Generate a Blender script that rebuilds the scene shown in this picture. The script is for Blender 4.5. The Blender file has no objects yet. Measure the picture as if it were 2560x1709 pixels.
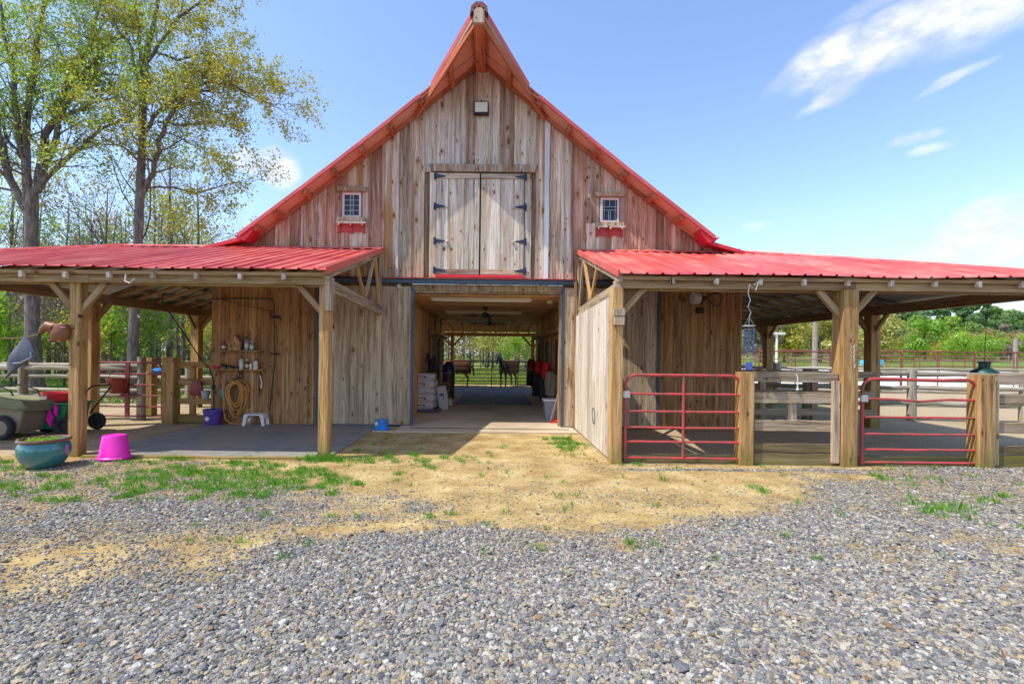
import bpy, math, random
import numpy as np
from mathutils import Vector, Matrix, noise as mnoise
random.seed(7); RNG = np.random.default_rng(7)
R = math.radians; PI = math.pi
scene = bpy.context.scene
COL = scene.collection

# ------------------------------------------------------------------ camera, sky, sun, exposure
cam_d = bpy.data.cameras.new('camera'); cam = bpy.data.objects.new('camera', cam_d); COL.objects.link(cam)
cam_d.sensor_width = 36; cam_d.lens = 16.5; cam_d.shift_x = 0.01875; cam_d.shift_y = 0.0121
cam_d.clip_start = 0.05; cam_d.clip_end = 3000
cam.matrix_world = Matrix.Translation((0, 0, 1.6)) @ Matrix.Rotation(R(90), 4, 'X') @ Matrix.Rotation(0.0112, 4, 'Z')
scene.camera = cam
SUN = Vector((-1.75, -0.64, 2.80)).normalized()        # towards the sun
el = math.asin(SUN.z)
sun_d = bpy.data.lights.new('sun', 'SUN'); sun = bpy.data.objects.new('sun', sun_d); COL.objects.link(sun)
sun_d.energy = 2.7; sun_d.angle = R(0.53); sun_d.color = (1, 0.95, 0.86)
sun.rotation_euler = (-SUN).to_track_quat('-Z', 'Y').to_euler()
scene.view_settings.view_transform = 'Standard'; scene.view_settings.look = 'None'
scene.view_settings.exposure = 1.05; scene.view_settings.gamma = 1
scene.view_settings.use_curve_mapping = False
scene.cycles.max_bounces = 10; scene.cycles.diffuse_bounces = 8; scene.cycles.transparent_max_bounces = 8
SKY_STRENGTH = 0.15
CLOUDS = [  # azimuth deg (0 = straight ahead, + right), elevation deg, half widths, tilt deg, density
    (32.3, 27.2, 2.6, .8, 24, .6), (35.2, 27.7, 3.6, 1.5, 20, .95), (39.0, 27.4, 4.4, 2.0, 16, 1.0), (42.6, 27.6, 4.6, 1.9, 16, .95), (36.6, 25.2, 3.0, .75, 26, .85),
    (46.5, 27.8, 5, 2.2, 14, .85), (50, 28.5, 5, 2.6, 10, .8), (40, 31.0, 4, .8, 14, .4), (44.7, 23.2, 1.9, .45, 14, .5), (42.2, 19.4, 1.7, .6, -6, .7), (42.8, 18.0, 1.3, .4, 0, .5),
    (47.3, 10.9, 3.6, 2.3, 8, 1.3), (43.0, 8.6, 2.6, 1.2, 5, .9), (-24.6, 19.4, 2.3, 1.8, -8, 1.2), (-27.5, 19.6, 2.2, 1.3, 5, .9),
    (33, 5.5, 9, 1.2, 0, .2), (52, 6.0, 8, 1.5, 0, .25), (29.5, 13.6, 1.0, .35, 0, .25),
    (-75, 24, 12, 4, 8, .7), (80, 22, 14, 5, -6, .8), (130, 30, 12, 5, 8, .8), (-140, 24, 14, 5, 0, .8), (180, 18, 16, 4, 0, .7)]

class NT:
    """small node helper"""
    def __init__(s, tree): s.t = tree; s.n = tree.nodes; s.l = tree.links
    def new(s, typ, ins=None, **props):
        n = s.n.new(typ)
        for k, v in props.items(): setattr(n, k, v)
        for k, v in (ins or {}).items(): s.put(n.inputs[k], v)
        return n
    def put(s, sock, v):
        if isinstance(v, bpy.types.NodeSocket): s.l.new(v, sock)
        elif isinstance(v, bpy.types.Node): s.l.new(v.outputs[0], sock)
        elif sock.type == 'RGBA' and len(v) == 3: sock.default_value = (*v, 1)
        else: sock.default_value = v
    def m(s, op, a, b=0.0, c=None, clamp=False):
        n = s.new('ShaderNodeMath', {0: a, 1: b}, operation=op, use_clamp=clamp)
        if c is not None: s.put(n.inputs[2], c)
        return n.outputs[0]
    def vm(s, op, a, b=(0, 0, 0)):
        n = s.new('ShaderNodeVectorMath', {0: a, 1: b}, operation=op); return n.outputs['Value' if op in ('DOT_PRODUCT', 'LENGTH') else 'Vector']
    def scale(s, v, sc): return s.vm('MULTIPLY', v, sc)
    def noise(s, v, scale=1, detail=3, rough=.5, dist=0):
        return s.new('ShaderNodeTexNoise', {'Vector': v, 'Scale': scale, 'Detail': detail, 'Roughness': rough, 'Distortion': dist})
    def ramp(s, fac, stops, interp='LINEAR'):
        n = s.new('ShaderNodeValToRGB', {0: fac}); cr = n.color_ramp; cr.interpolation = interp
        while len(cr.elements) < len(stops): cr.elements.new(1)
        for e, (p, c) in zip(cr.elements, stops):
            e.position = p; e.color = (*c, 1) if not isinstance(c, (int, float)) else (c, c, c, 1)
        return n.outputs[0]
    def mix(s, f, a, b, mode='MIX'):
        n = s.new('ShaderNodeMix', data_type='RGBA', blend_type=mode); n.clamp_factor = True
        s.put(n.inputs[0], f); s.put(n.inputs[6], a); s.put(n.inputs[7], b); return n.outputs[2]
    def step(s, v, lo, hi): # smooth 0..1
        return s.new('ShaderNodeMapRange', {'Value': v, 'From Min': lo, 'From Max': hi}, interpolation_type='SMOOTHSTEP').outputs[0]

def make_world():
    w = bpy.data.worlds.new('World'); scene.world = w; w.use_nodes = True
    k = NT(w.node_tree); k.n.clear()
    sky = k.new('ShaderNodeTexSky', sky_type='NISHITA', sun_disc=False, sun_elevation=el, sun_rotation=math.atan2(SUN.x, SUN.y),
                air_density=1.0, dust_density=0.6, ozone_density=2.2, altitude=200)
    d = k.new('ShaderNodeTexCoord').outputs['Generated']
    wob = k.noise(k.scale(d, (7, 7, 11)), 1, 5, .6).outputs['Color']
    wob = k.scale(k.vm('SUBTRACT', wob, (.5, .5, .5)), (.075, .075, .045))
    d2 = k.vm('NORMALIZE', k.vm('ADD', d, wob))
    tot = None
    for az, e, hw, hh, tilt, dens in CLOUDS:
        a, b = R(az), R(e)
        c = Vector((math.sin(a)*math.cos(b), math.cos(a)*math.cos(b), math.sin(b)))
        r = Vector((math.cos(a), -math.sin(a), 0)); u = r.cross(c) * -1
        if u.z < 0: u = -u
        t = R(tilt); r2 = r*math.cos(t) + u*math.sin(t); u2 = u*math.cos(t) - r*math.sin(t)
        x = k.m('DIVIDE', k.vm('DOT_PRODUCT', d2, tuple(r2)), math.sin(R(hw)))
        y = k.m('DIVIDE', k.vm('DOT_PRODUCT', d2, tuple(u2)), math.sin(R(hh)))
        q = k.m('ADD', k.m('MULTIPLY', x, x), k.m('MULTIPLY', y, y))
        front = k.m('GREATER_THAN', k.vm('DOT_PRODUCT', d2, tuple(c)), .3)
        v = k.m('MULTIPLY', k.m('MULTIPLY', k.step(q, 1.9, -.25), dens), front)
        tot = v if tot is None else k.m('MAXIMUM', tot, v)
    fine = k.noise(k.scale(d, (14, 14, 26)), 1, 6, .6).outputs[0]
    tot = k.m('MULTIPLY', tot, k.m('ADD', k.m('MULTIPLY', k.step(fine, .25, .65), .75), .4), clamp=True)
    cc = k.mix(k.step(fine, .35, .65), (2.8, 2.9, 3.1), (3.7, 3.72, 3.75))
    z = k.new('ShaderNodeSeparateXYZ', {0: d}).outputs[2]
    hz = k.m('MULTIPLY', k.step(z, .30, .0), .62)                       # pale air low over the horizon
    base = k.mix(hz, k.mix(1.0, sky.outputs[0], (1.0, .99, 1.02), 'MULTIPLY'), (2.15, 2.5, 2.85))
    col = k.mix(k.m('MULTIPLY', tot, .92), base, cc)
    bg = k.new('ShaderNodeBackground', {'Color': col, 'Strength': SKY_STRENGTH})
    out = k.new('ShaderNodeOutputWorld', {0: bg.outputs[0]})
make_world()

# ------------------------------------------------------------------ materials
def newmat(name):
    m = bpy.data.materials.new(name); m.use_nodes = True; k = NT(m.node_tree); k.n.clear()
    o = k.new('ShaderNodeOutputMaterial'); return m, k, o
def bsdf(k, o, col, rough=.6, metal=0, bump=None, bstr=.3, bdist=.01, spec=.5, coat=0, alpha=None):
    b = k.new('ShaderNodeBsdfPrincipled', {'Base Color': col, 'Roughness': rough, 'Metallic': metal, 'Specular IOR Level': spec, 'Coat Weight': coat})
    if alpha is not None: k.put(b.inputs['Alpha'], alpha)
    if bump is not None:
        k.put(b.inputs['Normal'], k.new('ShaderNodeBump', {'Height': bump, 'Strength': bstr, 'Distance': bdist}).outputs[0])
    k.l.new(b.outputs[0], o.inputs[0]); return b
def objcoord(k, rnd=True):
    c = k.new('ShaderNodeTexCoord').outputs['Object']
    if rnd:
        r = k.new('ShaderNodeObjectInfo').outputs['Random']
        c = k.vm('ADD', c, k.scale(k.new('ShaderNodeCombineXYZ', {0: r, 1: r, 2: r}).outputs[0], (37., 71., 113.)))
    return c

def wood(name, dark, mid, light, stain=(.25, .12, .04), stain_amt=.5, knot=.6, var=.25, rough=.8, green=0.0, saw=0.25, wash=0.0):
    m, k, o = newmat(name); c = objcoord(k)
    rnd = k.new('ShaderNodeObjectInfo').outputs['Random']
    wv = k.noise(k.scale(c, (2.2, 2.2, .9)), 1, 2).outputs['Color']
    cw = k.vm('ADD', c, k.scale(k.vm('SUBTRACT', wv, (.5, .5, .5)), (.10, .10, .0)))
    # knots
    sc_ = k.new('ShaderNodeSeparateXYZ', {0: k.scale(cw, (5.0, 1, 2.3))}); vc = k.new('ShaderNodeCombineXYZ', {0: sc_.outputs[0], 1: sc_.outputs[2], 2: 0.0}).outputs[0]
    v = k.new('ShaderNodeTexVoronoi', {'Vector': vc, 'Scale': 1.0}, feature='F1', voronoi_dimensions='2D')
    keep = k.m('GREATER_THAN', k.new('ShaderNodeSeparateColor', {0: v.outputs['Color']}).outputs[0], 1-knot*.62)
    ks = k.new('ShaderNodeSeparateColor', {0: v.outputs['Color']}).outputs[1]
    kr = k.m('ADD', k.m('MULTIPLY', k.m('MULTIPLY', ks, ks), .13), .055)
    kd = k.m('DIVIDE', v.outputs['Distance'], kr)
    kmask = k.m('MULTIPLY', k.step(kd, 1.05, .6), keep)
    halo = k.m('MULTIPLY', k.step(kd, 2.8, .9), keep)
    # grain, bending round the knots
    gcoord = k.vm('ADD', cw, k.scale(k.new('ShaderNodeCombineXYZ', {0: halo, 1: halo, 2: 0.0}).outputs[0], (.02, .02, 0)))
    g1 = k.noise(k.scale(gcoord, (55, 55, 1.3)), 1, 4, .65).outputs[0]
    g2 = k.noise(k.scale(gcoord, (13, 13, .45)), 1, 3, .55).outputs[0]
    g3 = k.noise(k.scale(c, (5, 5, .30)), 1, 2, .5).outputs[0]
    g4 = k.noise(k.scale(c, (4, 4, 45)), 1, 2, .5, 1.0).outputs[0]       # saw marks across the board
    t = k.m('ADD', k.m('MULTIPLY', g1, .58), k.m('ADD', k.m('MULTIPLY', g2, .48), -.03))
    col = k.ramp(t, [(.36, dark), (.50, mid), (.62, light)])
    sm = k.m('MULTIPLY', k.step(k.m('ADD', g3, k.m('MULTIPLY', k.m('SUBTRACT', g2, .5), .5)), .50, .66), stain_amt)
    col = k.mix(sm, col, stain)
    if wash: col = k.mix(k.m('MULTIPLY', k.step(k.noise(k.scale(c, (6, 6, .8)), 1, 5, .7).outputs[0], .42, .62), wash), col, (.66, .61, .54))
    col = k.mix(k.m('MULTIPLY', halo, .35), col, tuple(x*1.1 for x in stain))
    col = k.mix(kmask, col, k.ramp(ks, [(.2, (.06, .03, .015)), (.6, (.17, .075, .025)), (.95, (.30, .13, .03))]))
    rings = k.m('MULTIPLY', k.m('ABSOLUTE', k.m('SINE', k.m('MULTIPLY', kd, 9))), k.m('MULTIPLY', kmask, .4))
    col = k.mix(rings, col, (.05, .025, .012))
    crack = k.step(k.noise(k.scale(cw, (80, 80, .7)), 1, 2, .5).outputs[0], .30, .24)
    col = k.mix(k.m('MULTIPLY', crack, .75), col, tuple(x*.25 for x in dark))
    val = k.m('ADD', k.m('MULTIPLY', k.m('FRACT', k.m('MULTIPLY', rnd, 17.3)), var*2), 1-var)
    col = k.mix(1.0, col, k.new('ShaderNodeCombineXYZ', {0: val, 1: val, 2: val}).outputs[0], 'MULTIPLY')
    if green:
        p = k.new('ShaderNodeNewGeometry').outputs['Position']; pz = k.new('ShaderNodeSeparateXYZ', {0: p}).outputs[2]
        gm = k.m('MULTIPLY', k.step(k.m('ADD', pz, k.m('MULTIPLY', g3, .35)), .62, .12), green)
        col = k.mix(gm, col, (.17, .16, .03))
    h = k.m('ADD', k.m('ADD', g1, k.m('MULTIPLY', g4, saw)), k.m('MULTIPLY', crack, -1.2))
    bsdf(k, o, col, k.m('ADD', k.m('MULTIPLY', g1, .15), rough-.08), bump=h, bstr=.7, bdist=.006, spec=.25)
    return m

M = {}
M['grey'] = wood('weathered_grey', (.18, .105, .06), (.47, .33, .225), (.76, .645, .50), (.32, .155, .05), .8, .75, .28, wash=.2)
M['pale'] = wood('bleached_boards', (.27, .19, .13), (.60, .50, .39), (.84, .77, .67), (.32, .17, .055), .6, .5, .18, wash=.38, saw=.7)
M['stained'] = wood('iron_stained_board', (.31, .23, .15), (.60, .50, .38), (.80, .73, .62), (.36, .18, .05), .9, .6, .08)
M['white_board'] = wood('white_bleached_board', (.48, .48, .48), (.66, .66, .66), (.78, .78, .78), (.4, .33, .2), .2, .2, .05)
M['brown'] = wood('weathered_brown', (.14, .06, .03), (.38, .20, .12), (.60, .38, .26), (.24, .09, .035), .65, .7, .26, wash=.15)
M['wash'] = wood('wash_wall_boards', (.17, .085, .035), (.42, .225, .095), (.58, .35, .17), (.20, .09, .035), .45, .85, .18)
M['rough'] = wood('rough_sawn_door', (.18, .12, .07), (.46, .34, .22), (.66, .53, .37), (.25, .14, .07), .3, .55, .10, saw=1.0)
M['streak'] = wood('streaked_partition_boards', (.22, .15, .095), (.58, .50, .40), (.80, .74, .65), (.34, .22, .11), .55, .15, .14, wash=.3)
M['post'] = wood('post_timber', (.19, .09, .03), (.47, .27, .10), (.62, .42, .20), (.32, .14, .04), .45, .5, .18, green=.65)
M['beam'] = wood('beam_timber', (.17, .10, .045), (.40, .26, .125), (.54, .39, .22), (.20, .11, .05), .4, .5, .18)
M['rafter'] = wood('rafter_timber', (.12, .07, .035), (.28, .18, .09), (.40, .28, .16), (.14, .07, .03), .4, .3, .2)
M['fence'] = wood('fence_boards', (.12, .075, .04), (.36, .255, .15), (.57, .46, .32), (.20, .13, .06), .45, .4, .2, green=.4, wash=.2)
M['mossy'] = wood('mossy_board', (.08, .055, .03), (.20, .14, .08), (.34, .27, .16), (.22, .18, .03), .8, .3, .2, green=.5)
M['log'] = wood('log_rails', (.16, .14, .10), (.33, .29, .22), (.48, .44, .36), (.14, .13, .07), .5, .3, .2, green=.3)
M['redwood'] = wood('stained_soffit_timber', (.24, .075, .035), (.44, .155, .075), (.57, .25, .13), (.42, .06, .03), .5, .3, .12)
M['interior'] = wood('aisle_boards', (.28, .12, .05), (.66, .36, .16), (.80, .50, .26), (.18, .07, .03), .4, .5, .15, rough=.65)
M['bark'] = None

def plain(name, col, rough=.5, metal=0, var=.12, spec=.5, coat=0, scale=18, bstr=.12, dirt=None, dirt_amt=0):
    m, k, o = newmat(name); c = objcoord(k)
    n = k.noise(c, scale, 5, .6).outputs[0]; n2 = k.noise(c, scale*.18, 3, .6).outputs[0]
    f = k.m('ADD', k.m('MULTIPLY', k.m('SUBTRACT', n, .5), var*2), k.m('ADD', k.m('MULTIPLY', k.m('SUBTRACT', n2, .5), var*2), 1))
    cc = k.mix(1.0, col, k.new('ShaderNodeCombineXYZ', {0: f, 1: f, 2: f}).outputs[0], 'MULTIPLY')
    if dirt: cc = k.mix(k.m('MULTIPLY', k.step(k.m('ADD', n2, k.m('MULTIPLY', n, .3)), .55, .8), dirt_amt), cc, dirt)
    bsdf(k, o, cc, k.m('ADD', k.m('MULTIPLY', n, .2), rough-.1), metal, bump=n, bstr=bstr, bdist=.004, spec=spec, coat=coat); return m
def roof_metal():
    m, k, o = newmat('red_roof_metal'); c = k.new('ShaderNodeTexCoord').outputs['Object']
    st = k.noise(k.scale(c, (9, .5, .5)), 1, 4, .6).outputs[0]; bl = k.noise(c, 1.1, 4, .6).outputs[0]; fi = k.noise(c, 40, 4, .7).outputs[0]
    rn = k.new('ShaderNodeObjectInfo').outputs['Random']
    col = k.ramp(k.m('ADD', k.m('MULTIPLY', st, .55), k.m('ADD', k.m('MULTIPLY', bl, .45), k.m('MULTIPLY', k.m('SUBTRACT', rn, .5), .10))), [(.32, (.42, .035, .035)), (.5, (.62, .095, .08)), (.66, (.72, .24, .18))])
    col = k.mix(k.m('MULTIPLY', k.step(fi, .60, .72), .3), col, (.30, .12, .09))
    bsdf(k, o, col, k.m('ADD', k.m('MULTIPLY', bl, .25), .24), bump=bl, bstr=.25, bdist=.03, spec=.6); return m
M['roof_red'] = roof_metal()
M['trim_red'] = plain('red_trim', (.62, .02, .035), .4, 0, .08)
M['coral'] = plain('coral_soffit_panel', (.70, .33, .23), .7, 0, .08, .3)
M['galv'] = plain('galvanised_sheet', (.42, .42, .40), .5, .3, .15, .5, 0, 6)
M['gate_red'] = plain('red_tube_gate', (.50, .065, .065), .5, 0, .22, .4, 0, 22, .15, dirt=(.20, .075, .05), dirt_amt=.85)
M['rust'] = plain('rusty_pipe', (.20, .07, .045), .7, .1, .3, .3, 0, 20, .2)
M['dark_red'] = plain('dark_red_gate', (.22, .03, .03), .5, 0, .2)
M['steel_blue'] = plain('slate_blue_steel', (.06, .085, .12), .5, .2, .15)
M['iron'] = plain('black_iron', (.022, .024, .03), .5, .2, .2)
M['navy_iron'] = plain('blue_black_hinge', (.02, .035, .065), .5, .2, .2)
M['window_paint'] = plain('pinkish_white_paint', (.60, .50, .46), .6, 0, .12)
M['white'] = plain('white_paint', (.75, .74, .70), .5, 0, .06)
M['offwhite'] = plain('off_white_plastic', (.62, .61, .55), .5, 0, .06)
M['rust_stone'] = None
M['concrete'] = plain('concrete_slab', (.24, .225, .20), .85, 0, .40, .3, 0, 5, .25, dirt=(.30, .25, .17), dirt_amt=.7)
M['aisle_floor'] = plain('dusty_aisle_floor', (.56, .45, .31), .85, 0, .12, .3, 0, 4, .15, dirt=(.30, .22, .14), dirt_amt=.6)
M['rubber'] = plain('blue_grey_rubber_mat', (.10, .13, .165), .75, 0, .2, .3, 0, 5, .2, dirt=(.18, .17, .14), dirt_amt=.5)
M['pink'] = plain('pink_plastic', (.85, .02, .42), .35, 0, .03, .5)
M['purple'] = plain('purple_plastic', (.10, .05, .28), .4, 0, .05)
M['blue'] = plain('blue_plastic', (.02, .20, .62), .35, 0, .04)
M['green'] = plain('green_plastic', (.005, .17, .055), .35, 0, .06)
M['red'] = plain('red_plastic', (.62, .025, .03), .4, 0, .06)
M['maroon'] = plain('dark_red_bucket', (.25, .03, .025), .5, 0, .1)
M['teal'] = plain('teal_plastic', (.02, .28, .27), .45, 0, .1)
M['glaze'] = plain('teal_glaze', (.012, .185, .20), .18, 0, .25, .6, .5, 5, .03, dirt=(.10, .14, .13), dirt_amt=.6)
M['rim'] = plain('brown_glazed_rim', (.16, .065, .04), .3, 0, .25, .5, .2)
M['tan'] = plain('tan_cart_plastic', (.26, .20, .13), .7, 0, .15)
M['tarp'] = plain('olive_canvas', (.23, .23, .12), .9, 0, .2, .2, 0, 9, .3)
M['black_rubber'] = plain('black_rubber', (.02, .02, .02), .8, 0, .2)
M['black_tube'] = plain('black_tube', (.015, .015, .015), .4, 0, .1)
M['hose'] = plain('orange_hose', (.60, .27, .06), .5, 0, .1)
M['leather'] = plain('brown_leather', (.23, .075, .03), .45, 0, .3, .5, 0, 12)
M['grey_mesh'] = plain('grey_mesh_fabric', (.11, .12, .15), .8, 0, .2)
M['red_cloth'] = plain('red_cloth', (.65, .03, .03), .8, 0, .2, .2, 0, 14, .4)
M['dark_cloth'] = plain('dark_cloth', (.035, .035, .045), .85, 0, .3, .2, 0, 14, .4)
M['tan_cloth'] = plain('tan_cloth', (.30, .24, .17), .85, 0, .2, .2, 0, 14, .4)
M['blue_bag'] = plain('dark_blue_bag', (.015, .04, .11), .4, 0, .3, .5, 0, 10, .5)
M['grey_plastic'] = plain('grey_plastic', (.25, .27, .30), .5, 0, .08)
M['hay'] = plain('straw_bale', (.22, .16, .07), .95, 0, .5, .1, 0, 40, .8)
M['green_metal'] = plain('green_lantern_paint', (.012, .05, .045), .45, .3, .1)
M['chime'] = plain('blue_chime_tube', (.05, .12, .30), .25, .6, .1)
M['sail'] = plain('blue_sail', (.08, .12, .38), .5, 0, .1)
M['sack'] = plain('feed_sack_paper', (.50, .47, .46), .7, 0, .1, .3, 0, 12, .35)
M['print'] = plain('dark_print', (.06, .03, .035), .7)
M['card'] = plain('label_cream', (.70, .66, .55), .6)
M['glass'] = plain('dark_leaded_glass', (.012, .022, .04), .15, 0, .2, .3)
M['came'] = plain('lead_came', (.42, .46, .48), .4, .5, .1)
M['horse_dark'] = plain('dark_bay_coat', (.025, .015, .012), .55, 0, .3)
M['horse_tan'] = plain('chestnut_coat', (.34, .16, .07), .55, 0, .3)
M['blanket'] = plain('tan_horse_blanket', (.10, .05, .025), .95, 0, .15, .05)
M['sand'] = plain('arena_sand', (.62, .58, .52), .95, 0, .1)
M['bluecar'] = plain('turquoise_cover', (.06, .36, .45), .5)
M['pole'] = plain('grey_pole', (.26, .21, .18), .9, 0, .2)
M['tube_light'] = plain('tube_light_housing', (.62, .60, .52), .5, 0, .05)
M['fanblade'] = plain('fan_blade', (.10, .06, .04), .5)
M['cobweb'] = M['iron']

def leafmat(name, c1, c2, trans=.45):
    m, k, o = newmat(name)
    g = k.new('ShaderNodeNewGeometry').outputs['Random Per Island']; ob = k.new('ShaderNodeObjectInfo').outputs['Random']
    p = k.new('ShaderNodeNewGeometry').outputs['Position']
    n = k.noise(p, .55, 2).outputs[0]
    f = k.m('ADD', k.m('MULTIPLY', g, .5), k.m('ADD', k.m('MULTIPLY', n, .6), k.m('MULTIPLY', ob, .3)))
    col = k.ramp(f, [(.2, c1), (1.0, c2)])
    d = k.new('ShaderNodeBsdfDiffuse', {'Color': col}); t = k.new('ShaderNodeBsdfTranslucent', {'Color': k.mix(1.0, col, (1.25, 1.25, .7), 'MULTIPLY')})
    gl = k.new('ShaderNodeBsdfGlossy', {'Color': (.8, .8, .8), 'Roughness': .45})
    mx = k.new('ShaderNodeMixShader', {0: trans, 1: d.outputs[0], 2: t.outputs[0]})
    mx2 = k.new('ShaderNodeMixShader', {0: .04, 1: mx.outputs[0], 2: gl.outputs[0]})
    k.l.new(mx2.outputs[0], o.inputs[0]); return m
LEAF = {
    'green': leafmat('fresh_green_leaves', (.15, .27, .025), (.36, .48, .07)),
    'yellow': leafmat('yellow_green_leaves', (.27, .28, .03), (.54, .50, .09)),
    'gold': leafmat('golden_buds', (.26, .17, .04), (.40, .30, .09)),
    'bright': leafmat('bright_lime_leaves', (.13, .30, .02), (.30, .48, .05)),
    'pine': leafmat('dark_pine_needles', (.06, .14, .04), (.15, .26, .08), .35),
    'mid': leafmat('mid_green_leaves', (.14, .25, .04), (.29, .42, .09)),
    'twig': leafmat('bare_twigs', (.15, .12, .09), (.29, .24, .18), .1),
    'pale': leafmat('pale_yellow_leaves', (.30, .32, .07), (.50, .46, .14)),
}
def bark():
    m, k, o = newmat('bark'); c = k.new('ShaderNodeTexCoord').outputs['Object']
    n = k.noise(k.scale(c, (14, 14, 3)), 1, 5, .65).outputs[0]; n2 = k.noise(c, .8, 3).outputs[0]
    col = k.ramp(k.m('ADD', k.m('MULTIPLY', n, .7), k.m('MULTIPLY', n2, .3)), [(.32, (.055, .045, .04)), (.5, (.16, .135, .12)), (.68, (.30, .27, .235))])
    bsdf(k, o, col, .9, bump=n, bstr=1, bdist=.03, spec=.15); return m
M['bark'] = bark()

# ------------------------------------------------------------------ mesh helpers
WM = {}                                     # world matrices of what has been placed
def setp(o, label=None, cat=None, group=None, kind=None):
    for k_, v in (('label', label), ('category', cat), ('group', group), ('kind', kind)):
        if v: o[k_] = v
    return o
def thing(name, label, cat, loc=(0, 0, 0), rot=0, group=None):
    o = bpy.data.objects.new(name, None); o.empty_display_size = .1; COL.objects.link(o)
    o.matrix_basis = Matrix.Translation(loc) @ Matrix.Rotation(rot, 4, 'Z'); WM[o] = o.matrix_basis.copy()
    return setp(o, label, cat, group)
def place(o, parent, world=None, local=False):
    """parent o; world = its world matrix (identity for geometry made in world coordinates); local: geometry is in the parent's frame"""
    COL.objects.link(o); w = world or Matrix()
    if parent is None: o.matrix_basis = w; WM[o] = w.copy(); return o
    o.parent = parent
    if local: o.matrix_basis = w; WM[o] = WM[parent] @ w
    else: o.matrix_basis = WM[parent].inverted() @ w; WM[o] = w.copy()
    return o

class MB:
    def __init__(s): s.v = []; s.f = []
    def add(s, vs, fs):
        b = len(s.v); s.v += [tuple(p) for p in vs]; s.f += [tuple(i+b for i in f) for f in fs]; return s
    def box(s, x0, x1, y0, y1, z0, z1):
        return s.add([(x0,y0,z0),(x1,y0,z0),(x1,y1,z0),(x0,y1,z0),(x0,y0,z1),(x1,y0,z1),(x1,y1,z1),(x0,y1,z1)],
                     [(0,3,2,1),(4,5,6,7),(0,1,5,4),(1,2,6,5),(2,3,7,6),(3,0,4,7)])
    def prism(s, poly, a, b, axis='y'):
        """poly: 2D points; axis y -> (x,z) extruded in y; axis x -> (y,z) in x; axis z -> (x,y) in z"""
        n = len(poly)
        def P(p, t): return (p[0], t, p[1]) if axis == 'y' else (t, p[0], p[1]) if axis == 'x' else (p[0], p[1], t)
        vs = [P(p, a) for p in poly] + [P(p, b) for p in poly]
        return s.add(vs, [tuple(range(n)), tuple(range(2*n-1, n-1, -1))] + [(i, i+n, (i+1) % n + n, (i+1) % n) for i in range(n)])
    def tube(s, pts, r, seg=8, closed=False, cap=True):
        pts = [Vector(p) for p in pts]; n = len(pts); rs = r if isinstance(r, (list, tuple)) else [r]*n
        up = Vector((0, 0, 1)); rings = []; prev = None
        for i, p in enumerate(pts):
            t = (pts[(i+1) % n]-pts[i-1]) if closed else (pts[min(i+1, n-1)]-pts[max(i-1, 0)])
            t = t.normalized() if t.length > 1e-9 else Vector((0, 0, 1))
            if prev is None:
                a = up if abs(t.z) < .9 else Vector((1, 0, 0)); u = t.cross(a).normalized()
            else:
                u = (prev - t*prev.dot(t)); u = u.normalized() if u.length > 1e-6 else t.orthogonal().normalized()
            prev = u; w = t.cross(u)
            rings.append([p + (u*math.cos(2*PI*j/seg) + w*math.sin(2*PI*j/seg))*rs[i] for j in range(seg)])
        vs = [q for ring in rings for q in ring]; fs = []
        for i in range(n if closed else n-1):
            a, b = i*seg, ((i+1) % n)*seg
            for j in range(seg): fs.append((a+j, a+(j+1) % seg, b+(j+1) % seg, b+j))
        if cap and not closed: fs += [tuple(range(seg-1, -1, -1)), tuple(range((n-1)*seg, n*seg))]
        return s.add(vs, fs)
    def lathe(s, prof, seg=24, c=(0, 0, 0), sx=1, sy=1, closed=False):
        n = len(prof); vs = []
        for r, z in prof:
            for j in range(seg):
                a = 2*PI*j/seg; vs.append((c[0]+r*sx*math.cos(a), c[1]+r*sy*math.sin(a), c[2]+z))
        fs = [(i*seg+j, i*seg+(j+1) % seg, (i+1)*seg+(j+1) % seg, (i+1)*seg+j) for i in range(n-1) for j in range(seg)]
        if prof[0][0] > 1e-4: fs.append(tuple(range(seg-1, -1, -1)))
        if prof[-1][0] > 1e-4: fs.append(tuple(range((n-1)*seg, n*seg)))
        return s.add(vs, fs)
    def ball(s, c, rx, ry=None, rz=None, seg=14, rings=8):
        ry = ry or rx; rz = rz or rx
        prof = [(math.sin(PI*i/rings)*1.0, -math.cos(PI*i/rings)*rz) for i in range(rings+1)]
        return s.lathe([(max(r, 1e-5)*rx, z) for r, z in prof], seg, c, 1, ry/rx)
    def mesh(s, name, mat, smooth=False):
        me = bpy.data.meshes.new(name); me.from_pydata(s.v, [], s.f)
        if smooth: me.shade_smooth() if hasattr(me, 'shade_smooth') else None
        me.materials.append(mat); me.update(); return me
    def build(s, name, mat, parent=None, smooth=False, label=None, local=False, bevel=0, world=None):
        o = bpy.data.objects.new(name, s.mesh(name, mat, smooth)); place(o, parent, world, local)
        if smooth:
            try: o.data.set_sharp_from_angle(angle=R(38))
            except Exception: pass
        if bevel:
            b = o.modifiers.new('bevel', 'BEVEL'); b.width = bevel; b.segments = 2; b.limit_method = 'ANGLE'
        if label: o['label'] = label
        return o

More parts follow.
